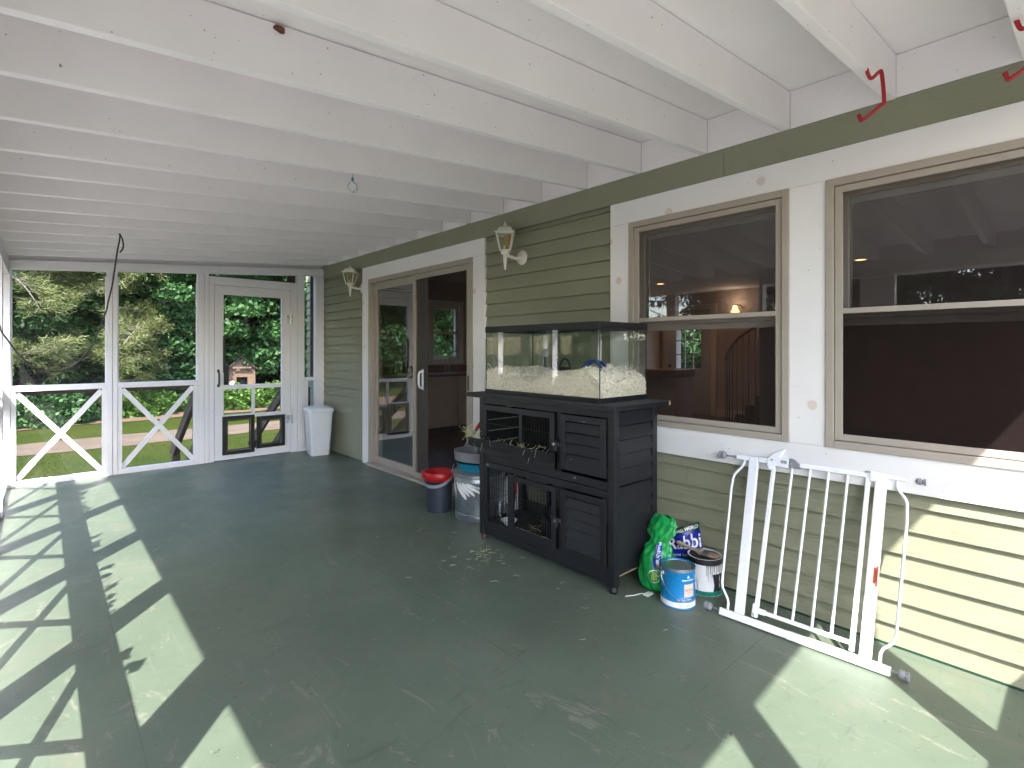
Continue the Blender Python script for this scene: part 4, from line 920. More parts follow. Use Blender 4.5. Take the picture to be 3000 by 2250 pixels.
# --- rabbit: skinned skeleton, one continuous mesh
def skinned(name,verts,edges,mat,parent=None,root=0,sub=2):
    me=bpy.data.meshes.new('sk'); me.from_pydata([v[:3] for v in verts],edges,[]); o=bpy.data.objects.new('sk',me); col.objects.link(o)
    sk=o.modifiers.new('s','SKIN'); sk.use_smooth_shade=True
    for i,v in enumerate(verts):
        r=v[3]; me.skin_vertices[0].data[i].radius=(r,r if len(v)<5 else v[4]); me.skin_vertices[0].data[i].use_root=(i==root)
    sb=o.modifiers.new('b','SUBSURF'); sb.levels=sub; sb.render_levels=sub
    dg=bpy.context.evaluated_depsgraph_get(); dg.update(); ev=bpy.data.meshes.new_from_object(o.evaluated_get(dg))
    m=MB(); m.add([v.co.copy() for v in ev.vertices],[tuple(p.vertices) for p in ev.polygons]); bpy.data.objects.remove(o); bpy.data.meshes.remove(ev)
    return m.build(name,mat,parent,smooth=80)
rx,ry,rz=2.315,2.205,.122
RV=[(rx+.03,ry-.03,rz+.065,.055),(rx+.01,ry+.015,rz+.075,.052),(rx-.01,ry+.045,rz+.085,.042),(rx-.018,ry+.058,rz+.115,.026),(rx-.022,ry+.066,rz+.135,.030),(rx-.034,ry+.095,rz+.125,.019),(rx-.040,ry+.11,rz+.118,.012),
 (rx-.002,ry+.058,rz+.160,.010,.006),(rx+.008,ry+.050,rz+.190,.013,.006),(rx+.014,ry+.045,rz+.215,.005,.004),
 (rx-.034,ry+.048,rz+.158,.010,.006),(rx-.036,ry+.034,rz+.190,.013,.006),(rx-.038,ry+.024,rz+.215,.005,.004),
 (rx-.012,ry+.052,rz+.04,.014),(rx-.03,ry+.068,rz+.010,.009),(rx+.015,ry+.055,rz+.04,.014),(rx+.0,ry+.075,rz+.010,.009),
 (rx-.015,ry-.03,rz+.03,.026),(rx-.045,ry+.01,rz+.012,.013),(rx+.07,ry-.02,rz+.03,.026),(rx+.06,ry+.025,rz+.012,.013),(rx+.06,ry-.085,rz+.06,.018)]
RE=[(0,1),(1,2),(2,3),(3,4),(4,5),(5,6),(4,7),(7,8),(8,9),(4,10),(10,11),(11,12),(2,13),(13,14),(2,15),(15,16),(0,17),(17,18),(0,19),(19,20),(0,21)]
rb=skinned('rabbit',RV,RE,'rabbit_fur'); tag(rb,'small black rabbit with an upright ear sitting in the lower hutch','rabbit')
for s in (-1,1):
    c=(rx-.030+.022*s*.9,ry+.080,rz+.140); m=MB().lathe([(0,-.0055),(.004,-.004),(.0055,0),(.004,.004),(0,.0055)],c,12); m.build('eye','black_plastic',rb,smooth=80)
# jar, bowl and crumpled packet in the hutch
m=MB(); m.lathe([(0,.004),(.040,.004),(.046,.11),(.048,.112),(.044,.11),(.038,.007),(0,.007)],(2.33,2.715,.1225),28); tag(m.build('water_tub','clear_plastic',smooth=50),'clear plastic tub standing in the lower left of the hutch','tub')
m=MB(); m.lathe([(0,.003),(.028,.003),(.052,.035),(.055,.037),(.049,.034),(.027,.008),(0,.008)],(2.30,2.585,.1225),28); tag(m.build('food_bowl','white_plastic',smooth=50),'white food bowl beside the clear tub in the hutch','bowl')
m=MB(); m.box(2.43,2.46,2.735,2.765,.1225,.20); tag(m.build('feed_box','dull_yellow',bevel=.006),'small yellow box behind the tub in the hutch','box')
# dustpan standing behind the hutch
t=thing('dustpan','white dustpan with a long red handle seen through the hutch mesh','dustpan',(2.67,2.86,0))
m=MB(); m.prism([(2.82,.0),(3.10,.0),(3.10,.10),(3.03,.30),(2.96,.36),(2.90,.30),(2.82,.12)],lambda a,b:(2.655+.02*b,a,b+.002),lambda a,b:(2.667+.02*b,a,b+.002)); m.build('pan','white_plastic',t,bevel=.002)
MB().tube([(2.655,2.93,.14),(2.665,2.89,.50),(2.69,2.83,.80)],.012,8).build('handle','red_rubber',t,smooth=60)
# ================================================================== glass tank
T=thing('glass_tank','long glass tank half full of wood shavings on top of the hutch','glass tank',(2.48,2.28,.987))
tx0,tx1,ty0,ty1,tz0,tz1=2.255,2.700,1.795,2.775,.9872,1.437
def ring(m,x0,x1,y0,y1,z0,z1,w_):
    m.box(x0,x1,y0,y0+w_,z0,z1).box(x0,x1,y1-w_,y1,z0,z1).box(x0,x0+w_,y0+w_,y1-w_,z0,z1).box(x1-w_,x1,y0+w_,y1-w_,z0,z1)
m=MB(); ring(m,tx0-.004,tx1+.004,ty0-.004,ty1+.004,tz1-.040,tz1,.016); m.build('top_rim','black_plastic',T,bevel=.002)
m=MB(); ring(m,tx0-.004,tx1+.004,ty0-.004,ty1+.004,tz0,tz0+.028,.014); m.box(tx0+.011,tx1-.011,ty0+.011,ty1-.011,tz0,tz0+.012); m.build('bottom_rim','black_plastic',T,bevel=.002)
for nm,q in (('front_glass',[(tx0,ty0),(tx0,ty1)]),('back_glass',[(tx1,ty0),(tx1,ty1)]),('side_glass',[(tx0,ty0),(tx1,ty0)]),('side_glass',[(tx0,ty1),(tx1,ty1)])):
    (a,b),(c,d)=q; MB().quad((a,b,tz0+.025),(c,d,tz0+.025),(c,d,tz1-.03),(a,b,tz1-.03)).build(nm,'tank_glass',T)
m=MB()
for a,b in ((tx0,ty0),(tx1-.005,ty0),(tx0,ty1-.005),(tx1-.005,ty1-.005)): m.box(a+.0005,a+.0045,b+.0005,b+.0045,tz0+.028,tz1-.04)
m.build('corner_seals','black_plastic',T)
MB().box(tx0+.02,tx1-.02,ty0+.02,ty1-.02,tz1-.012,tz1-.010).build('mesh_lid','tank_mesh',T)
MB().box(tx0+.02,tx1-.02,2.27,2.29,tz1-.03,tz1-.013).build('centre_brace','black_plastic',T)
# shavings
def bed(x,y):
    u=(y-ty0)/(ty1-ty0); h=.122+.033*math.sin(u*5.1+1.2)+.012*math.sin(u*23+x*30)+.012*math.sin(x*41+u*9)+.03*math.exp(-((u-.85)/.1)**2)
    if u<.08: h-=.04*(1-u/.08)
    return tz0+.012+h+ .05*(x-tx0)*(u>.2)
m=MB(); e=.006
def bedtop(u,v):
    x=tx0+e+u*(tx1-tx0-2*e); y=ty0+e+v*(ty1-ty0-2*e); return (x,y,bed(x,y)+random.uniform(-.004,.004))
m.grid(bedtop,40,90)
def sidef(f):
    def g(u,v):
        x,y=f(u); zt=bed(x,y); return (x+random.uniform(-.002,.002),y+random.uniform(-.002,.002),tz0+.0125+(zt-tz0-.0125)*v)
    return g
m.grid(sidef(lambda u:(tx0+e,ty0+e+u*(ty1-ty0-2*e))),110,14); m.grid(sidef(lambda u:(tx0+e+u*(tx1-tx0-2*e),ty0+e)),50,14)
m.grid(sidef(lambda u:(tx1-e,ty0+e+u*(ty1-ty0-2*e))),60,6); m.grid(sidef(lambda u:(tx0+e+u*(tx1-tx0-2*e),ty1-e)),30,6)
bd=m.build('wood_shavings','shavings',fix=False); tag(bd,'pale wood shavings filling the bottom of the glass tank','bedding',kind='stuff')
n=13000; q=rng.uniform(0,1,(n,3)); x=tx0+.004+q[:,0]*(tx1-tx0-.008); y=ty0+.004+q[:,1]*(ty1-ty0-.008)
side=rng.uniform(0,1,n); x=np.where(side<.42,tx0+rng.uniform(.002,.007,n),x); y=np.where((side>=.42)&(side<.6),ty0+rng.uniform(.002,.007,n),y)
zt=np.array([bed(a,b) for a,b in zip(x,y)]); z=np.where(side<.6,tz0+.03+(zt-tz0-.03)*q[:,2],zt+rng.uniform(-.002,.014,n))
c=np.stack([x,y,z],1); fl=leafcards(c,.0145,.6,.0); 
fl[...,0]=np.clip(fl[...,0],tx0+.0015,tx1-.0015); fl[...,1]=np.clip(fl[...,1],ty0+.0015,ty1-.0015)
quadmesh('flakes',fl,'shavings',bd)
# things in the tank
m=MB(); P=[(2.42+.0*a,1.985+.078*math.cos(a),1.135+.078*math.sin(a)) for a in np.linspace(-.3,math.pi+.3,22)]; 
mm=MB(); 
for s in (0,.045):
    mm.tube([(p[0]+s,p[1],p[2]) for p in P],.010,8)
t=thing('exercise_wheel','blue rodent exercise wheel half buried in the shavings','exercise wheel',(2.44,1.985,1.1)); mm.build('rim','blue_toy',t,smooth=60)
MB().lathe([(0,0),(.068,0),(.068,.003),(0,.003)],(2.40+.055,1.985,1.135),28,ax=Matrix.Rotation(R(90),3,'Y')).build('backing_disc','clear_grey',t)
m=MB(); m.box(2.66,2.675,2.60,2.625,1.10,1.235); tag(m.build('hide_post','black_plastic',bevel=.008),'upright black bar on the left at the back of the tank','bar')
m=MB(); m.box(2.66,2.675,2.49,2.505,1.10,1.225); tag(m.build('hide_post','black_plastic',bevel=.006),'thin upright black bar just right of the thicker one in the tank','bar')
m=MB(); m.tube([(2.64,2.40+.045*math.cos(a),1.155+.065*math.sin(a)) for a in np.linspace(-.5,math.pi+.5,20)],.007,8); m.box(2.63,2.65,2.36,2.44,1.10,1.165); tag(m.build('arch_toy','black_plastic',smooth=50),'black arched toy near the back of the tank','toy')
m=MB(); m.lathe([(0,-.006),(.022,-.006),(.026,0),(.022,.006),(.016,.004),(0,.004)],(2.262,2.215,1.262),20,ax=Matrix.Rotation(R(90),3,'Y')); tag(m.build('suction_cup','clear_grey',smooth=60),'round suction cup stuck to the middle of the tank glass','suction cup')
# glass bottle at the left end
t=thing('water_bottle','tall clear drip bottle standing at the left end of the tank','bottle',(2.35,2.835,.987))
MB().lathe([(0,0),(.026,0),(.026,.11),(.022,.13),(.010,.15),(.010,.155),(.0,.155)],(2.35,2.835,.9875),18).build('bottle_body','clear_plastic',t,smooth=60)
MB().tube([(2.35,2.835,1.142),(2.35,2.835,1.165),(2.35,2.862,1.18),(2.35,2.885,1.178)],.004,6).build('spout','gate_white',t,smooth=60)
# ================================================================== white bin
t=thing('waste_bin','tall white plastic bin with a lid in the far corner by the green wall','bin',(2.53,6.38,0))
rotb=R(-10)
def rr(cx,cy,hx,hy,r,z,n=6):
    P=[]
    for sx,sy,a0 in ((1,1,0),(-1,1,90),(-1,-1,180),(1,-1,270)):
        for k in range(n+1):
            a=R(a0+90*k/n); x=sx*(hx-r)+r*math.cos(a); y=sy*(hy-r)+r*math.sin(a); P.append((cx+x*math.cos(rotb)-y*math.sin(rotb),cy+x*math.sin(rotb)+y*math.cos(rotb),z))
    return P
def loft(m,rings,cap0=True,cap1=True):
    n=len(rings[0]); V=[p for r_ in rings for p in r_]; F=[(i*n+k,i*n+(k+1)%n,(i+1)*n+(k+1)%n,(i+1)*n+k) for i in range(len(rings)-1) for k in range(n)]
    if cap0:F.append(tuple(range(n-1,-1,-1)))
    if cap1:F.append(tuple(range((len(rings)-1)*n,len(rings)*n)))
    return m.add(V,F)
m=MB(); bx,by=2.535,6.385
loft(m,[rr(bx,by,.105,.125,.03,.0),rr(bx,by,.112,.132,.03,.012),rr(bx,by,.140,.165,.035,.515),rr(bx,by,.148,.173,.035,.518),rr(bx,by,.149,.174,.035,.535)]); m.build('bin_body','white_plastic',t,smooth=50)
m=MB(); loft(m,[rr(bx,by,.152,.177,.036,.536),rr(bx,by,.154,.179,.036,.556),rr(bx,by,.140,.165,.036,.574),rr(bx,by,.09,.11,.03,.588),rr(bx,by,.02,.03,.01,.592)]); m.build('lid','white_plastic',t,smooth=50)
# ================================================================== bucket with red wringer
bc=(2.368,3.505)
t=thing('mop_bucket','dark blue grey bucket with a red wringer insert and grey handle beside the metal can','bucket',(bc[0],bc[1],0))
MB().lathe([(0,.004),(.088,.004),(.094,0),(.096,.02),(.103,.17),(.106,.172),(.107,.20),(.114,.245),(.118,.248),(.112,.248),(.100,.19),(.090,.012),(0,.012)],(bc[0],bc[1],0),40).build('bucket_body','dark_bucket',t,smooth=45)
m=MB(); m.lathe([(.117,.250),(.124,.262),(.126,.300),(.120,.312),(.112,.314),(.078,.292),(.066,.280),(.060,.20),(.064,.20),(.070,.276),(.080,.284),(.108,.296),(.113,.262),(.100,.250)],(bc[0],bc[1],0),44); m.build('wringer','red_plastic',t,smooth=45)
MB().lathe([(0,0),(.0605,0)],(bc[0],bc[1],.215),24).build('wringer_hole','black_plastic',t)
for a in (2.6,-.9):
    m=MB(); m.box(bc[0]+.128*math.cos(a)-.01,bc[0]+.128*math.cos(a)+.01,bc[1]+.128*math.sin(a)-.012,bc[1]+.128*math.sin(a)+.012,.262,.318); m.build('wringer_tab','red_plastic',t,bevel=.003)
# grey flat handle hanging in front
def hnd(u,v):
    a=R(125)+u*R(170)   # around the camera side
    r=.121+.006*math.sin(u*math.pi); z=.300-.085*math.sin(u*math.pi)**.8+ (v-.5)*.024
    return (bc[0]+r*math.cos(a),bc[1]+r*math.sin(a),z)
def hnd2(u,v):
    p=hnd(u,v); return (p[0]*1.0+(p[0]-bc[0])*.04,p[1]+(p[1]-bc[1])*.04,p[2])
m=MB(); m.grid(hnd,36,2); m.grid(hnd2,36,2); m.build('bucket_handle','grey_plastic',t,smooth=70)
# ================================================================== galvanised can with bowl and tray on it
cc=(2.520,3.178)
t=thing('metal_can','galvanised metal can splashed with white paint, standing left of the hutch','metal can',(cc[0],cc[1],0))
rc=.200
MB().lathe([(0,.012),(rc-.020,.012),(rc-.016,0),(rc-.012,.012),(rc-.014,.045),(rc-.010,.050),(rc-.014,.055),(rc-.004,.285),(rc+.000,.292),(rc-.004,.300),(rc-.006,.325),(rc+.006,.332),(rc+.006,.350),(rc-.02,.372),(rc-.028,.374),(rc-.034,.368),(rc-.030,.330),(rc-.030,.02),(0,.018)],(cc[0],cc[1],0),64).build('can_body','galvanised',t,smooth=40)
def cyl(c,r,a,z,off=.0012): return (c[0]+(r+off)*math.cos(a),c[1]+(r+off)*math.sin(a),z)
# paint splash: shaped patches on the side
pa=math.atan2(-cc[1],-cc[0])
def splash(pts,off=.0016):
    m.add([cyl(cc,rc-.0135+.0105*(z-.055)/.23,pa+a,z,off) for a,z in pts],[tuple(range(len(pts)))])
m=MB()
def strip(a0,z0,a1,z1,w0,w1,n=8):
    V=[];F=[]
    for i in range(n+1):
        s=i/n; a=a0+(a1-a0)*s; z=z0+(z1-z0)*s; wd=(w0+(w1-w0)*s)*math.sin(math.pi*(.15+.8*s))
        r=rc-.0135+.0105*(z-.055)/.23
        V+=[cyl(cc,r,pa+a+wd*1.5,z-wd*.05,.0025),cyl(cc,r,pa+a-wd*1.5,z+wd*.05,.0025)]
    F=[(2*i,2*i+1,2*i+3,2*i+2) for i in range(n)]; m.add(V,F)
for q in ((-1.02,.290,-.55,.170,.09,.13),(-.84,.288,-.40,.195,.07,.09),(-.66,.290,-.20,.200,.10,.11),(-.48,.290,-.02,.222,.11,.12),(-.36,.288,.06,.250,.12,.10),(-1.25,.285,-1.12,.17,.09,.04),(-.9,.289,-.1,.272,.05,.05)): strip(*q)
m.build('paint_splash','white_print',t,fix=False)
m=MB(); P=[cyl(cc,rc,pa+a,z,.012+.018*math.sin((a-.28)/.28*math.pi)) for a,z in ((.28,.245),(.32,.228),(.40,.218),(.48,.222),(.56,.24))]; m.tube(P,.006,8); m.build('side_handle','galvanised',t,smooth=60)
MB().tube([cyl(cc,rc,pa-1.15,.30,.004),cyl(cc,rc,pa-1.17,.36,.03),cyl(cc,rc,pa-1.15,.42,.01)],.003,6).build('wire_bail','zinc_bolt',t)
t=thing('teal_bowl','teal plastic basin resting in the mouth of the metal can','basin',(cc[0]-.01,cc[1],.376))
MB().lathe([(0,.325),(.14,.325),(.160,.378),(.166,.380),(.176,.425),(.181,.430),(.174,.430),(.156,.37),(.135,.332),(0,.332)],(cc[0]-.012,cc[1]-.01,0),48).build('basin_shell','teal_plastic',t,smooth=45)
t=thing('grey_tray','round grey plastic tray holding chain links, topmost on the metal can','tray',(cc[0],cc[1],.43))
q=Matrix.Rotation(R(3),3,'Y'); tcn=(cc[0]-.01,cc[1]-.005,.434)
MB().lathe([(0,.0),(.176,.0),(.186,.004),(.196,.070),(.199,.074),(.192,.074),(.181,.012),(0,.008)],tcn,56,ax=q).build('tray_shell','grey_plastic',t,smooth=45)
m=MB()
for (dx,dy,ang) in ((-.09,.03,.3),(-.04,-.01,.5),(.0,-.06,.4),(.06,-.02,.6),(-.06,-.07,.2),(.03,.05,.9)):
    for k in range(3):
        c=Vector((tcn[0]+dx+.022*k*math.cos(ang),tcn[1]+dy+.022*k*math.sin(ang),tcn[2]+.035+.012*(k%2)))
        P=[c+Vector((.020*math.cos(a)*math.cos(ang)-.012*math.sin(a)*math.sin(ang)*(k%2),.020*math.cos(a)*math.sin(ang)+.012*math.sin(a)*math.cos(ang),.022*math.sin(a)*((k+1)%2)+.004)) for a in np.linspace(0,2*math.pi,12)]
        m.tube(P,.0052,6)
m.build('chain_links','grey_plastic',t,smooth=60)
# mop with red and grey pole leaning behind the hutch
t=thing('mop','mop with a grey and red pole leaning behind the hutch beside the sliding door','mop',(2.60,3.30,.4))
A,B=Vector((2.62,3.53,.44)),Vector((2.65,3.12,.91)); mid=A+(B-A)*.40
MB().tube([A,mid],.013,10).build('lower_pole','grey_plastic',t,smooth=60); MB().tube([mid,B],.0145,10).build('upper_pole','red_rubber',t,smooth=60)
# ================================================================== feed bag
t=thing('feed_bag','crumpled green and blue rabbit feed bag slumped between the hutch and the paint cans','bag',(2.47,1.57,0))
def bagpt(u,v):
    # v height 0..1 ; lower sack, cinched neck, loose top
    a=u*2*math.pi; z=v*.375
    w_=np.interp(z,[0,.02,.08,.16,.22,.25,.29,.33,.365,.375],[.055,.088,.100,.092,.068,.050,.074,.078,.056,.046]); d_=np.interp(z,[0,.02,.08,.16,.22,.25,.30,.36,.375],[.045,.075,.088,.078,.055,.040,.045,.025,.012])
    cx_=2.455+np.interp(z,[0,.2,.375],[0,.015,.075]); cy_=1.572+np.interp(z,[0,.2,.375],[0,.0,-.005])
    k=1+.05*math.sin(5*a+z*40)+.03*math.sin(13*a+z*25)+.05*math.sin(11*a-z*70)*(z>.17)+.05*math.sin(4*a+z*110)*(z>.2)
    ang=a; x=d_*math.cos(ang)*k; y=w_*math.sin(ang)*k; th=-.45
    return (cx_+x*math.cos(th)-y*math.sin(th)*.0+ .25*y*0, cy_+y*1.0+x*math.sin(th)*.15, z+.006*math.sin(4*a+2)*(v>.9))
m=MB(); m.grid(bagpt,72,60); m.lathe([(0,.001),(.05,.001)],(2.455,1.572,0),20)
bag=m.build('sack','green_bag',t,smooth=70,fix=False)
def onbag(u,v,off=.0025):
    p=Vector(bagpt(u,v)); q=Vector((2.455+.2*v*.1,1.572,p.z)); n=(p-q); n.z=0; return p+n.normalized()*off
def bagpatch(name,u0,u1,v0,v1,mat,off=.002,sh=0):
    m=MB(); m.grid(lambda s,r_:onbag(u0+(u1-u0)*s+sh*r_,v0+(v1-v0)*r_,off),14,24); return m.build(name,mat,t,smooth=70,fix=False)
# u: camera faces direction (-.85,-.53): angle ~ 212deg -> u=.59 ; smaller u is towards left (+y)
bagpatch('blue_band',.530,.612,.36,.66,'blue_print'); bagpatch('blue_foot',.62,.74,.02,.20,'blue_print',.002,.0)
def bandtext(a,b,cu,cv,su=1.0,off=.0032): # rotate 90: text runs downwards
    return onbag(cu+b*su,cv-a*2.65,off)
text('bag_lettering','Rabbit',.034,lambda a,b:bandtext(a,b,.578,.565,1.6),'white_print',t,bold=.0006)
text('bag_small_lettering','Blend for Rabbits',.009,lambda a,b:bandtext(a,b,.543,.565,1.5),'white_print',t)
m=MB()
def ell(cu,cv,ru,rv,n=26,w_=.004,a0=0,a1=6.28,off=.003):
    V=[];
    for i in range(n+1):
        a=a0+(a1-a0)*i/n; V+=[onbag(cu+ru*math.cos(a),cv+rv*math.sin(a),off),onbag(cu+(ru-w_)*math.cos(a),cv+(rv-w_*2.4)*math.sin(a),off)]
    m.add(V,[(2*i,2*i+1,2*i+3,2*i+2) for i in range(n)])
ell(.555,.245,.05,.085,a0=.9,a1=6.0); ell(.588,.300,.022,.045,a0=-2.4,a1=2.6); m.build('loop_emblem','white_print',t,fix=False)
m=MB()
for i in range(4):
    u=.538+.012*i; m.add([onbag(u,.20,.003),onbag(u+.004,.20,.003),onbag(u+.006,.30,.003),onbag(u+.002,.30,.003)],[(0,1,2,3)])
m.build('emblem_lines','yellow_print',t,fix=False)
m=MB(); V=[onbag(.578+.016*math.cos(a),.43+.035*math.sin(a),.0034) for a in np.linspace(0,6,12)]; m.add(V,[tuple(range(12))]); m.build('bag_print_oval','white_print',t,fix=False)
m=MB(); V=[onbag(.586+.020*math.cos(a)*(1+.2*math.sin(3*a)),.388+.030*math.sin(a),.0037) for a in np.linspace(0,6,14)]; m.add(V,[tuple(range(14))]); m.build('bag_print_hay','brown_fur_print',t,fix=False)
# folded blue side of the bag behind the cans, leaning on the wall
PA,PB,PC,PD=Vector((2.60,1.620,.085)),Vector((2.66,1.405,.110)),Vector((2.690,1.455,.335)),Vector((2.640,1.640,.235))
def fold(u,v,off=0):
    p=(PA*(1-u)+PB*u)*(1-v)+(PD*(1-u)+PC*u)*v; n=Vector((-.85,-.45,.25)).normalized()
    return p+n*(.008*math.sin(u*9+v*4)+.007*math.sin(v*11-u*5)+.018*math.sin(math.pi*u)*math.sin(math.pi*v)+off)
m=MB(); m.grid(fold,24,24); m.grid(lambda u,v:fold(u,v,-.004),24,24); m.build('folded_side','blue_print',t,smooth=80,fix=False)
m=MB(); m.grid(lambda u,v:fold(.10+.9*u,.83+.17*v,.0015),20,5); m.build('green_band','dark_green_print',t,smooth=80,fix=False)
m=MB(); m.grid(lambda u,v:fold(.0+.14*u,.0+1.0*v,.0010),5,20); m.build('green_edge','green_bag',t,smooth=80,fix=False)
LU=.225
text('bag_lettering','Rabbi',.090,lambda a,b:fold(.56+a/LU,.58+b/.19,.0028),'white_print',t,bold=.0012)
text('bag_small_lettering','Blend for Rabbits',.026,lambda a,b:fold(.60+a/LU,.27+b/.19,.0028),'white_print',t)
text('bag_lettering','SMALL WORLD',.023,lambda a,b:fold(.62+a/LU,.915+b/.19,.0030),'white_print',t,bold=.0006)
m=MB(); m.tube([(2.37,1.56,.004),(2.33,1.59,.004),(2.29,1.60,.004),(2.25,1.625,.004)],.0018,5); m.box(2.335,2.385,1.545,1.575,.0008,.006); m.build('string_tag','white_print',t)
# ================================================================== paint cans
def paintcan(c,r,h,name,label,body,lidm):
    t=thing(name,label,'paint can',(c[0],c[1],0))
    MB().lathe([(0,.004),(r-.004,.004),(r-.001,0),(r+.0012,.001),(r+.0012,.006),(r,.008),(r,h-.010),(r+.0015,h-.008),(r+.0015,h-.003),(r-.001,h),(r-.005,h-.001),(r-.006,h-.006)],(c[0],c[1],0),56).build('can_body',body,t,smooth=40)
    MB().lathe([(r-.0062,h-.006),(r-.010,h-.004),(r-.014,h-.010),(r-.018,h-.004),(0,h-.004)],(c[0],c[1],0),56).build('lid',lidm,t,smooth=40)
    return t
b1=(2.404,1.414); r1=.0835; h1=.192
t=paintcan(b1,r1,h1,'paint_can','blue and white paint can with a peach label, standing in front of the black one',"can_blue",'lid_steel')
va=math.atan2(-b1[1],-b1[0])  # towards the camera
def c1(a,z,off=.0008): return cyl(b1,r1,a,z,off)
def wrap(name,c,r,a0,a1,z0,z1,mat,par,off=.0006,n=40):
    m=MB(); m.grid(lambda u,v:cyl(c,r,a0+(a1-a0)*u,z0+(z1-z0)*v,off),n,2); return m.build(name,mat,par,smooth=60,fix=False)
wrap('white_band',b1,r1,va-3.1,va+3.1,.008,.034,'white_print',t); wrap('rim_band',b1,r1,va-3.1,va+3.1,h1-.011,h1-.0005,'lid_steel',t,.0019)
wrap('white_corner',b1,r1,va-1.75,va-1.20,.135,.180,'white_print',t)
# to the right in the picture = angle increasing (counterclockwise seen from above)
wrap('peach_label',b1,r1,va+.36,va+1.02,.062,.125,'can_peach',t,.0012)
def ct(c,r,ac,zc,off): return lambda a,b:cyl(c,r,ac+a/r,zc+b,off)
L0=va+.70
text('label_lettering','REGAL',.0165,ct(b1,r1,L0,.096,.0018),'print_grey',t,bold=.0002)
text('label_lettering','SELECT',.0085,ct(b1,r1,L0,.082,.0018),'print_grey',t)
text('label_lettering','Benjamin Moore',.0095,ct(b1,r1,va+.62,.145,.0014),'white_print',t,bold=.0004)
text('label_lettering','EGGSHELL FINISH',.0095,ct(b1,r1,va+.40,.0475,.0014),'white_print',t,bold=.0002)
text('label_lettering','INTERIOR PAINT',.0040,ct(b1,r1,va+.40,.0395,.0014),'white_print',t)
text('label_lettering','WATERBORNE INTERIOR PAINT',.0040,ct(b1,r1,va+.42,.057,.0014),'white_print',t)
text('label_lettering','WHITE',.0065,ct(b1,r1,va+.20,.020,.0014),'can_blue',t,bold=.0002)
text('label_lettering','549 01',.0095,ct(b1,r1,va+.62,.0195,.0014),'can_blue',t,bold=.0003)
m=MB(); m.add([cyl(b1,r1,va+.62+dx/r1,.155+dz,.0014) for dx,dz in ((-.007,0),(.007,0),(0,.014))],[(0,1,2)]); m.add([cyl(b1,r1,va+.62+dx/r1,.155+dz,.0018) for dx,dz in ((-.002,0),(.002,0),(0,.004))],[(0,1,2)]); m.build('triangle_emblem','white_print',t,fix=False)
ea=va-1.08
ax=Matrix.Rotation(ea,3,'Z')@Matrix.Rotation(R(90),3,'Y')
MB().lathe([(.016,0),(.015,.004),(.009,.008),(.008,.012),(0,.013)],cyl(b1,r1,ea,.158,.0),18,ax=ax).build('bail_ear','lid_steel',t,smooth=40)
P=[cyl(b1,r1,ea+ (math.pi)*s,.158-.112*math.sin(math.pi*s)**.75,.010+.004*math.sin(math.pi*s)) for s in np.linspace(0,1,26)]
MB().tube(P,.0016,6).build('bail','zinc_bolt',t,smooth=60)
b2=(2.636,1.392); r2=.0865; h2=.190
t=paintcan(b2,r2,h2,'paint_can','black and white paint can with drips and a brush on its lid','white_print','can_black')
va2=math.atan2(-b2[1],-b2[0])
wrap('green_band',b2,r2,va2-3.1,va2+3.1,.002,.026,'can_green',t,.0014); wrap('rim_band',b2,r2,va2-3.1,va2+3.1,h2-.030,h2-.0005,'can_black',t,.0019)
wrap('black_side',b2,r2,va2+.62,va2+2.3,.0262,.115,'can_black',t,.0010)
m=MB()
pts=[(va2+.50,.026),(va2+.62,.026),(va2+.62,.115),(va2+.46,.115),(va2+.56,.06)]; m.add([cyl(b2,r2,a,z,.0010) for a,z in pts],[(0,1,2,3,4)])
random.seed(3)
for i,(da,ln,wd) in enumerate(((.12,.055,.035),(.20,.085,.02),(.32,.040,.04),(.42,.06,.03),(.55,.035,.05),(.70,.05,.03),(.85,.03,.05),(1.0,.05,.04))):
    a=va2+da; z=.161; m.add([cyl(b2,r2,a-wd,z,.0012),cyl(b2,r2,a+wd,z,.0012),cyl(b2,r2,a+wd*.45,z-ln*.3,.0012),cyl(b2,r2,a+wd*.35,z-ln,.0012),cyl(b2,r2,a-wd*.35,z-ln,.0012),cyl(b2,r2,a-wd*.45,z-ln*.3,.0012)],[(0,1,2,3,4,5)])
m.build('paint_drips','can_black',t,fix=False)
text('label_lettering','PAINT + PRIMER',.011,lambda a,b:cyl(b2,r2,va2+.95+b/r2,.075+a*.8,.0018),'white_print',t,bold=.0002)
text('label_lettering','INTERIOR SEMI GLOSS',.006,lambda a,b:cyl(b2,r2,va2+1.18+b/r2,.075+a*.8,.0018),'white_print',t)
text('label_lettering','PPG',.016,lambda a,b:cyl(b2,r2,va2+.86+b/r2,.135+a*.8,.0018),'red_plastic',t) if False else None
wrap('red_mark',b2,r2,va2+.80,va2+.86,.128,.142,'red_plastic',t,.0018,6)
# brush lying on the black can
t=thing('paint_brush','used paint brush with a rough wooden handle lying across the black paint can','paint brush',(b2[0],b2[1],h2))
u=Vector((.10,-.995,0)).normalized(); o=Vector((b2[0]-.012,b2[1],h2+.009))
s_=u.cross(Vector((0,0,1)))
def bp(a,b,z): q=o+u*a+s_*b; return (q.x,q.y,o.z+z)
def slab(name,a0,a1,w0,w1,t0,t1,z0,z1,mat):
    MB().hexa([bp(a0,-w0,z0-t0),bp(a1,-w1,z1-t1),bp(a1,w1,z1-t1),bp(a0,w0,z0-t0),bp(a0,-w0,z0+t0),bp(a1,-w1,z1+t1),bp(a1,w1,z1+t1),bp(a0,w0,z0+t0)]).build(name,mat,t,bevel=.001)
slab('ferrule',-.005,.032,.024,.025,.0085,.0085,0,0,'lid_steel'); slab('bristles',.0325,.082,.024,.029,.0075,.003,0,-.001,'bristle')
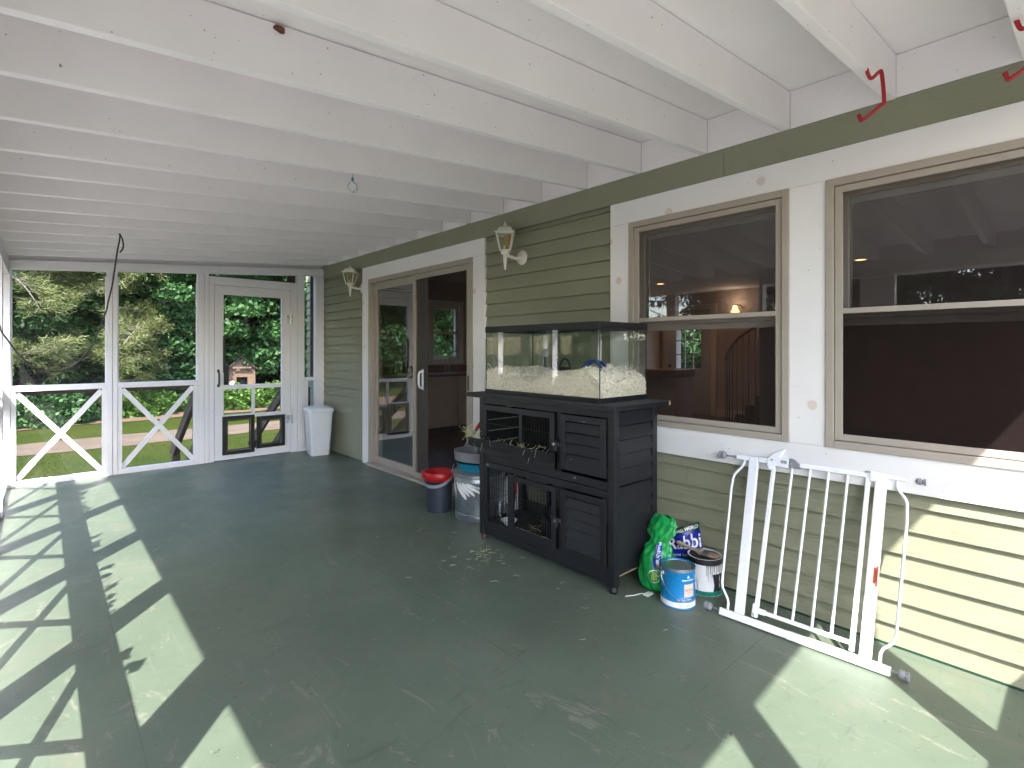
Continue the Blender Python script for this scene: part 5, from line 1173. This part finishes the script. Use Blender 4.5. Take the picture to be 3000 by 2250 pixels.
m=MB(); m.tube([bp(-.0055,0,0),bp(-.02,0,.001),bp(-.04,0,.003),(bp(-.07,0,.008)),bp(-.11,0,.015),bp(-.145,0,.022),bp(-.155,0,.024)],[.020,.019,.010,.008,.010,.011,.004],10); m.build('brush_handle','brush_handle',t,smooth=60)
# ================================================================== safety gate leaning on the wall
G=thing('safety_gate','white metal pressure mounted safety gate leaning against the green siding','safety gate',(2.45,.87,0))
LEAN=math.atan(.36)
def gp(s,v,n=0):    # s along, v up the lean, n out towards the porch
    return (2.437+.03*s/.67*1+v*math.sin(LEAN)-n*math.cos(LEAN),1.205-s,v*math.cos(LEAN)+n*math.sin(LEAN)+.004)
def gbox(m,s0,s1,v0,v1,n0=-.012,n1=.012): m.hexa([gp(s0,v0,n0),gp(s1,v0,n0),gp(s1,v0,n1),gp(s0,v0,n1),gp(s0,v1,n0),gp(s1,v1,n0),gp(s1,v1,n1),gp(s0,v1,n1)])
def gtube(name,pts,r,mat='gate_white',n=8,par=None): return MB().tube([gp(*p) for p in pts],r,n).build(name,mat,par or G,smooth=60)
m=MB(); gbox(m,-.006,.300,0,.032,-.0125,.0125); m.build('bottom_bar','gate_white',G,bevel=.003); m=MB(); gbox(m,.296,.671,-.001,.034,-.014,.014); m.build('bottom_bar','gate_white',G,bevel=.003)
def gpost(name,sb0,sb1,st0,st1,v0,v1):
    MB().hexa([gp(sb0,v0,-.011),gp(sb1,v0,-.011),gp(sb1,v0,.011),gp(sb0,v0,.011),gp(st0,v1,-.011),gp(st1,v1,-.011),gp(st1,v1,.011),gp(st0,v1,.011)]).build(name,'gate_white',G,bevel=.003)
gpost('upright',.063,.104,.026,.069,.033,.775); gpost('upright',.565,.606,.565,.606,.035,.782)
gtube('outer_wire',[(.002,.757),(.001,.735),(-.006,.718),(-.036,.678),(-.042,.655),(-.043,.60),(-.017,.145),(-.010,.120),(.020,.080),(.027,.062),(.028,.034)],.0062)
gtube('outer_wire',[(.642,.765),(.642,.74),(.649,.720),(.674,.690),(.681,.670),(.685,.60),(.680,.150),(.672,.122),(.642,.090),(.635,.070),(.635,.036)],.0062)
m=MB(); gbox(m,-.038,.026,.752,.775,-.010,.010); m.build('top_bar','gate_white',G,bevel=.002)
m=MB(); gbox(m,.545,.565,.742,.784,-.012,.012); m.build('top_bar','gate_white',G,bevel=.002); m=MB(); gbox(m,.606,.674,.762,.784,-.010,.010); m.build('top_bar','gate_white',G,bevel=.002)
gate=MB(); gbox(gate,.262,.545,.755,.775,-.009,.009); leafg=gate.build('gate_leaf','gate_white',G,bevel=.002)
m=MB(); gbox(m,.150,.537,.063,.080,-.009,.009); m.build('leaf_bottom_bar','gate_white',G,bevel=.002)
for st,sb in ((.228,.236),(.306,.309),(.383,.386),(.459,.461)): gtube('bar',[(st,.757),(sb,.078)],.0062)
m=MB(); m.hexa([gp(.147,.083,-.008),gp(.165,.083,-.008),gp(.165,.083,.008),gp(.147,.083,.008),gp(.136,.742,-.008),gp(.154,.742,-.008),gp(.154,.742,.008),gp(.136,.742,.008)]); m.build('leaf_stile','gate_white',G,bevel=.003)
m=MB(); gbox(m,.529,.546,.040,.780,-.009,.009); m.build('leaf_stile','gate_white',G,bevel=.003); m=MB(); gbox(m,.528,.547,.776,.784,-.0105,.0105); m.build('stile_cap','grey_plastic',G)
m=MB(); gbox(m,.140,.163,.040,.098,-.013,.013); gbox(m,.163,.196,.060,.084,-.0115,.0115); m.build('lower_hinge','gate_white',G,bevel=.004)
MB().tube([gp(.150,.052,.012),gp(.150,.052,.016)],.006,10).build('hinge_screw','zinc_bolt',G)
# latch
m=MB(); m.prism([(.118,.738),(.130,.722),(.146,.728),(.150,.745),(.212,.742),(.215,.748),(.213,.790),(.168,.793),(.190,.832),(.184,.833),(.140,.806),(.112,.775)],lambda a,b:gp(a,b,-.014),lambda a,b:gp(a,b,.014)); m.build('latch_housing','gate_white',G,bevel=.003)
m=MB(); m.prism([(.215,.747),(.262,.751),(.262,.766),(.238,.789),(.215,.793)],lambda a,b:gp(a,b,-.0135),lambda a,b:gp(a,b,.0155)); m.build('latch_button','grey_plastic',G,bevel=.002)
m=MB(); gbox(m,.072,.118,.752,.778,-.010,.010); m.build('latch_bridge','gate_white',G,bevel=.003)
m=MB(); gbox(m,.178,.205,.762,.776,.0145,.0155); m.build('latch_badge','grey_plastic',G,bevel=.0004)
for s,v in ((.138,.772),(.226,.766)): MB().tube([gp(s,v,.014),gp(s,v,.0175)],.0045,10).build('latch_screw','zinc_bolt',G)
text('latch_lettering','Regalo',.008,lambda a,b:gp(.1915+a,.769+b,.0159),'gate_white',G)
# pressure bolts and rubber cups
for s,v,d in ((-.038,.764,-1),(.674,.773,1),(-.006,.018,-1),(.671,.020,1)):
    L=.058 if v>.5 and d<0 else .030 if v>.5 else .040 if d<0 else .024
    bt=MB().tube([gp(s,v),gp(s+d*L,v)],.0045,8).build('pressure_bolt','zinc_bolt',G)
    m=MB(); e0=s+d*L
    m.tube([gp(e0,v),gp(e0+d*.006,v),gp(e0+d*.007,v),gp(e0+d*.020,v),gp(e0+d*.021,v),gp(e0+d*.028,v),gp(e0+d*.029,v),gp(e0+d*.036,v)],[.012,.016,.018,.018,.0155,.0155,.0185,.0185],14); m.build('rubber_cup','grey_plastic',G,smooth=35)
m=MB(); m.quad(gp(.600,.315,.0118),gp(.606,.315,.0118),gp(.606,.395,.0118),gp(.600,.395,.0118)); m.quad(gp(.5905,.325,.0118),gp(.5995,.325,.0118),gp(.5995,.388,.0118),gp(.5905,.388,.0118)); m.build('warning_label','label_orange',G,fix=False)
text('warning_lettering','WARNING',.010,lambda a,b:gp(.5985+b,.355-a,.0122),'can_black',G)
m=MB()
for i in range(26):
    v=.305-.0105*i; m.quad(gp(.585,v,.0116),gp(.602-.004*random.random(),v,.0116),gp(.602,v+.0016,.0116),gp(.585,v+.0016,.0116))
m.build('label_print','grey_plastic',G,fix=False)
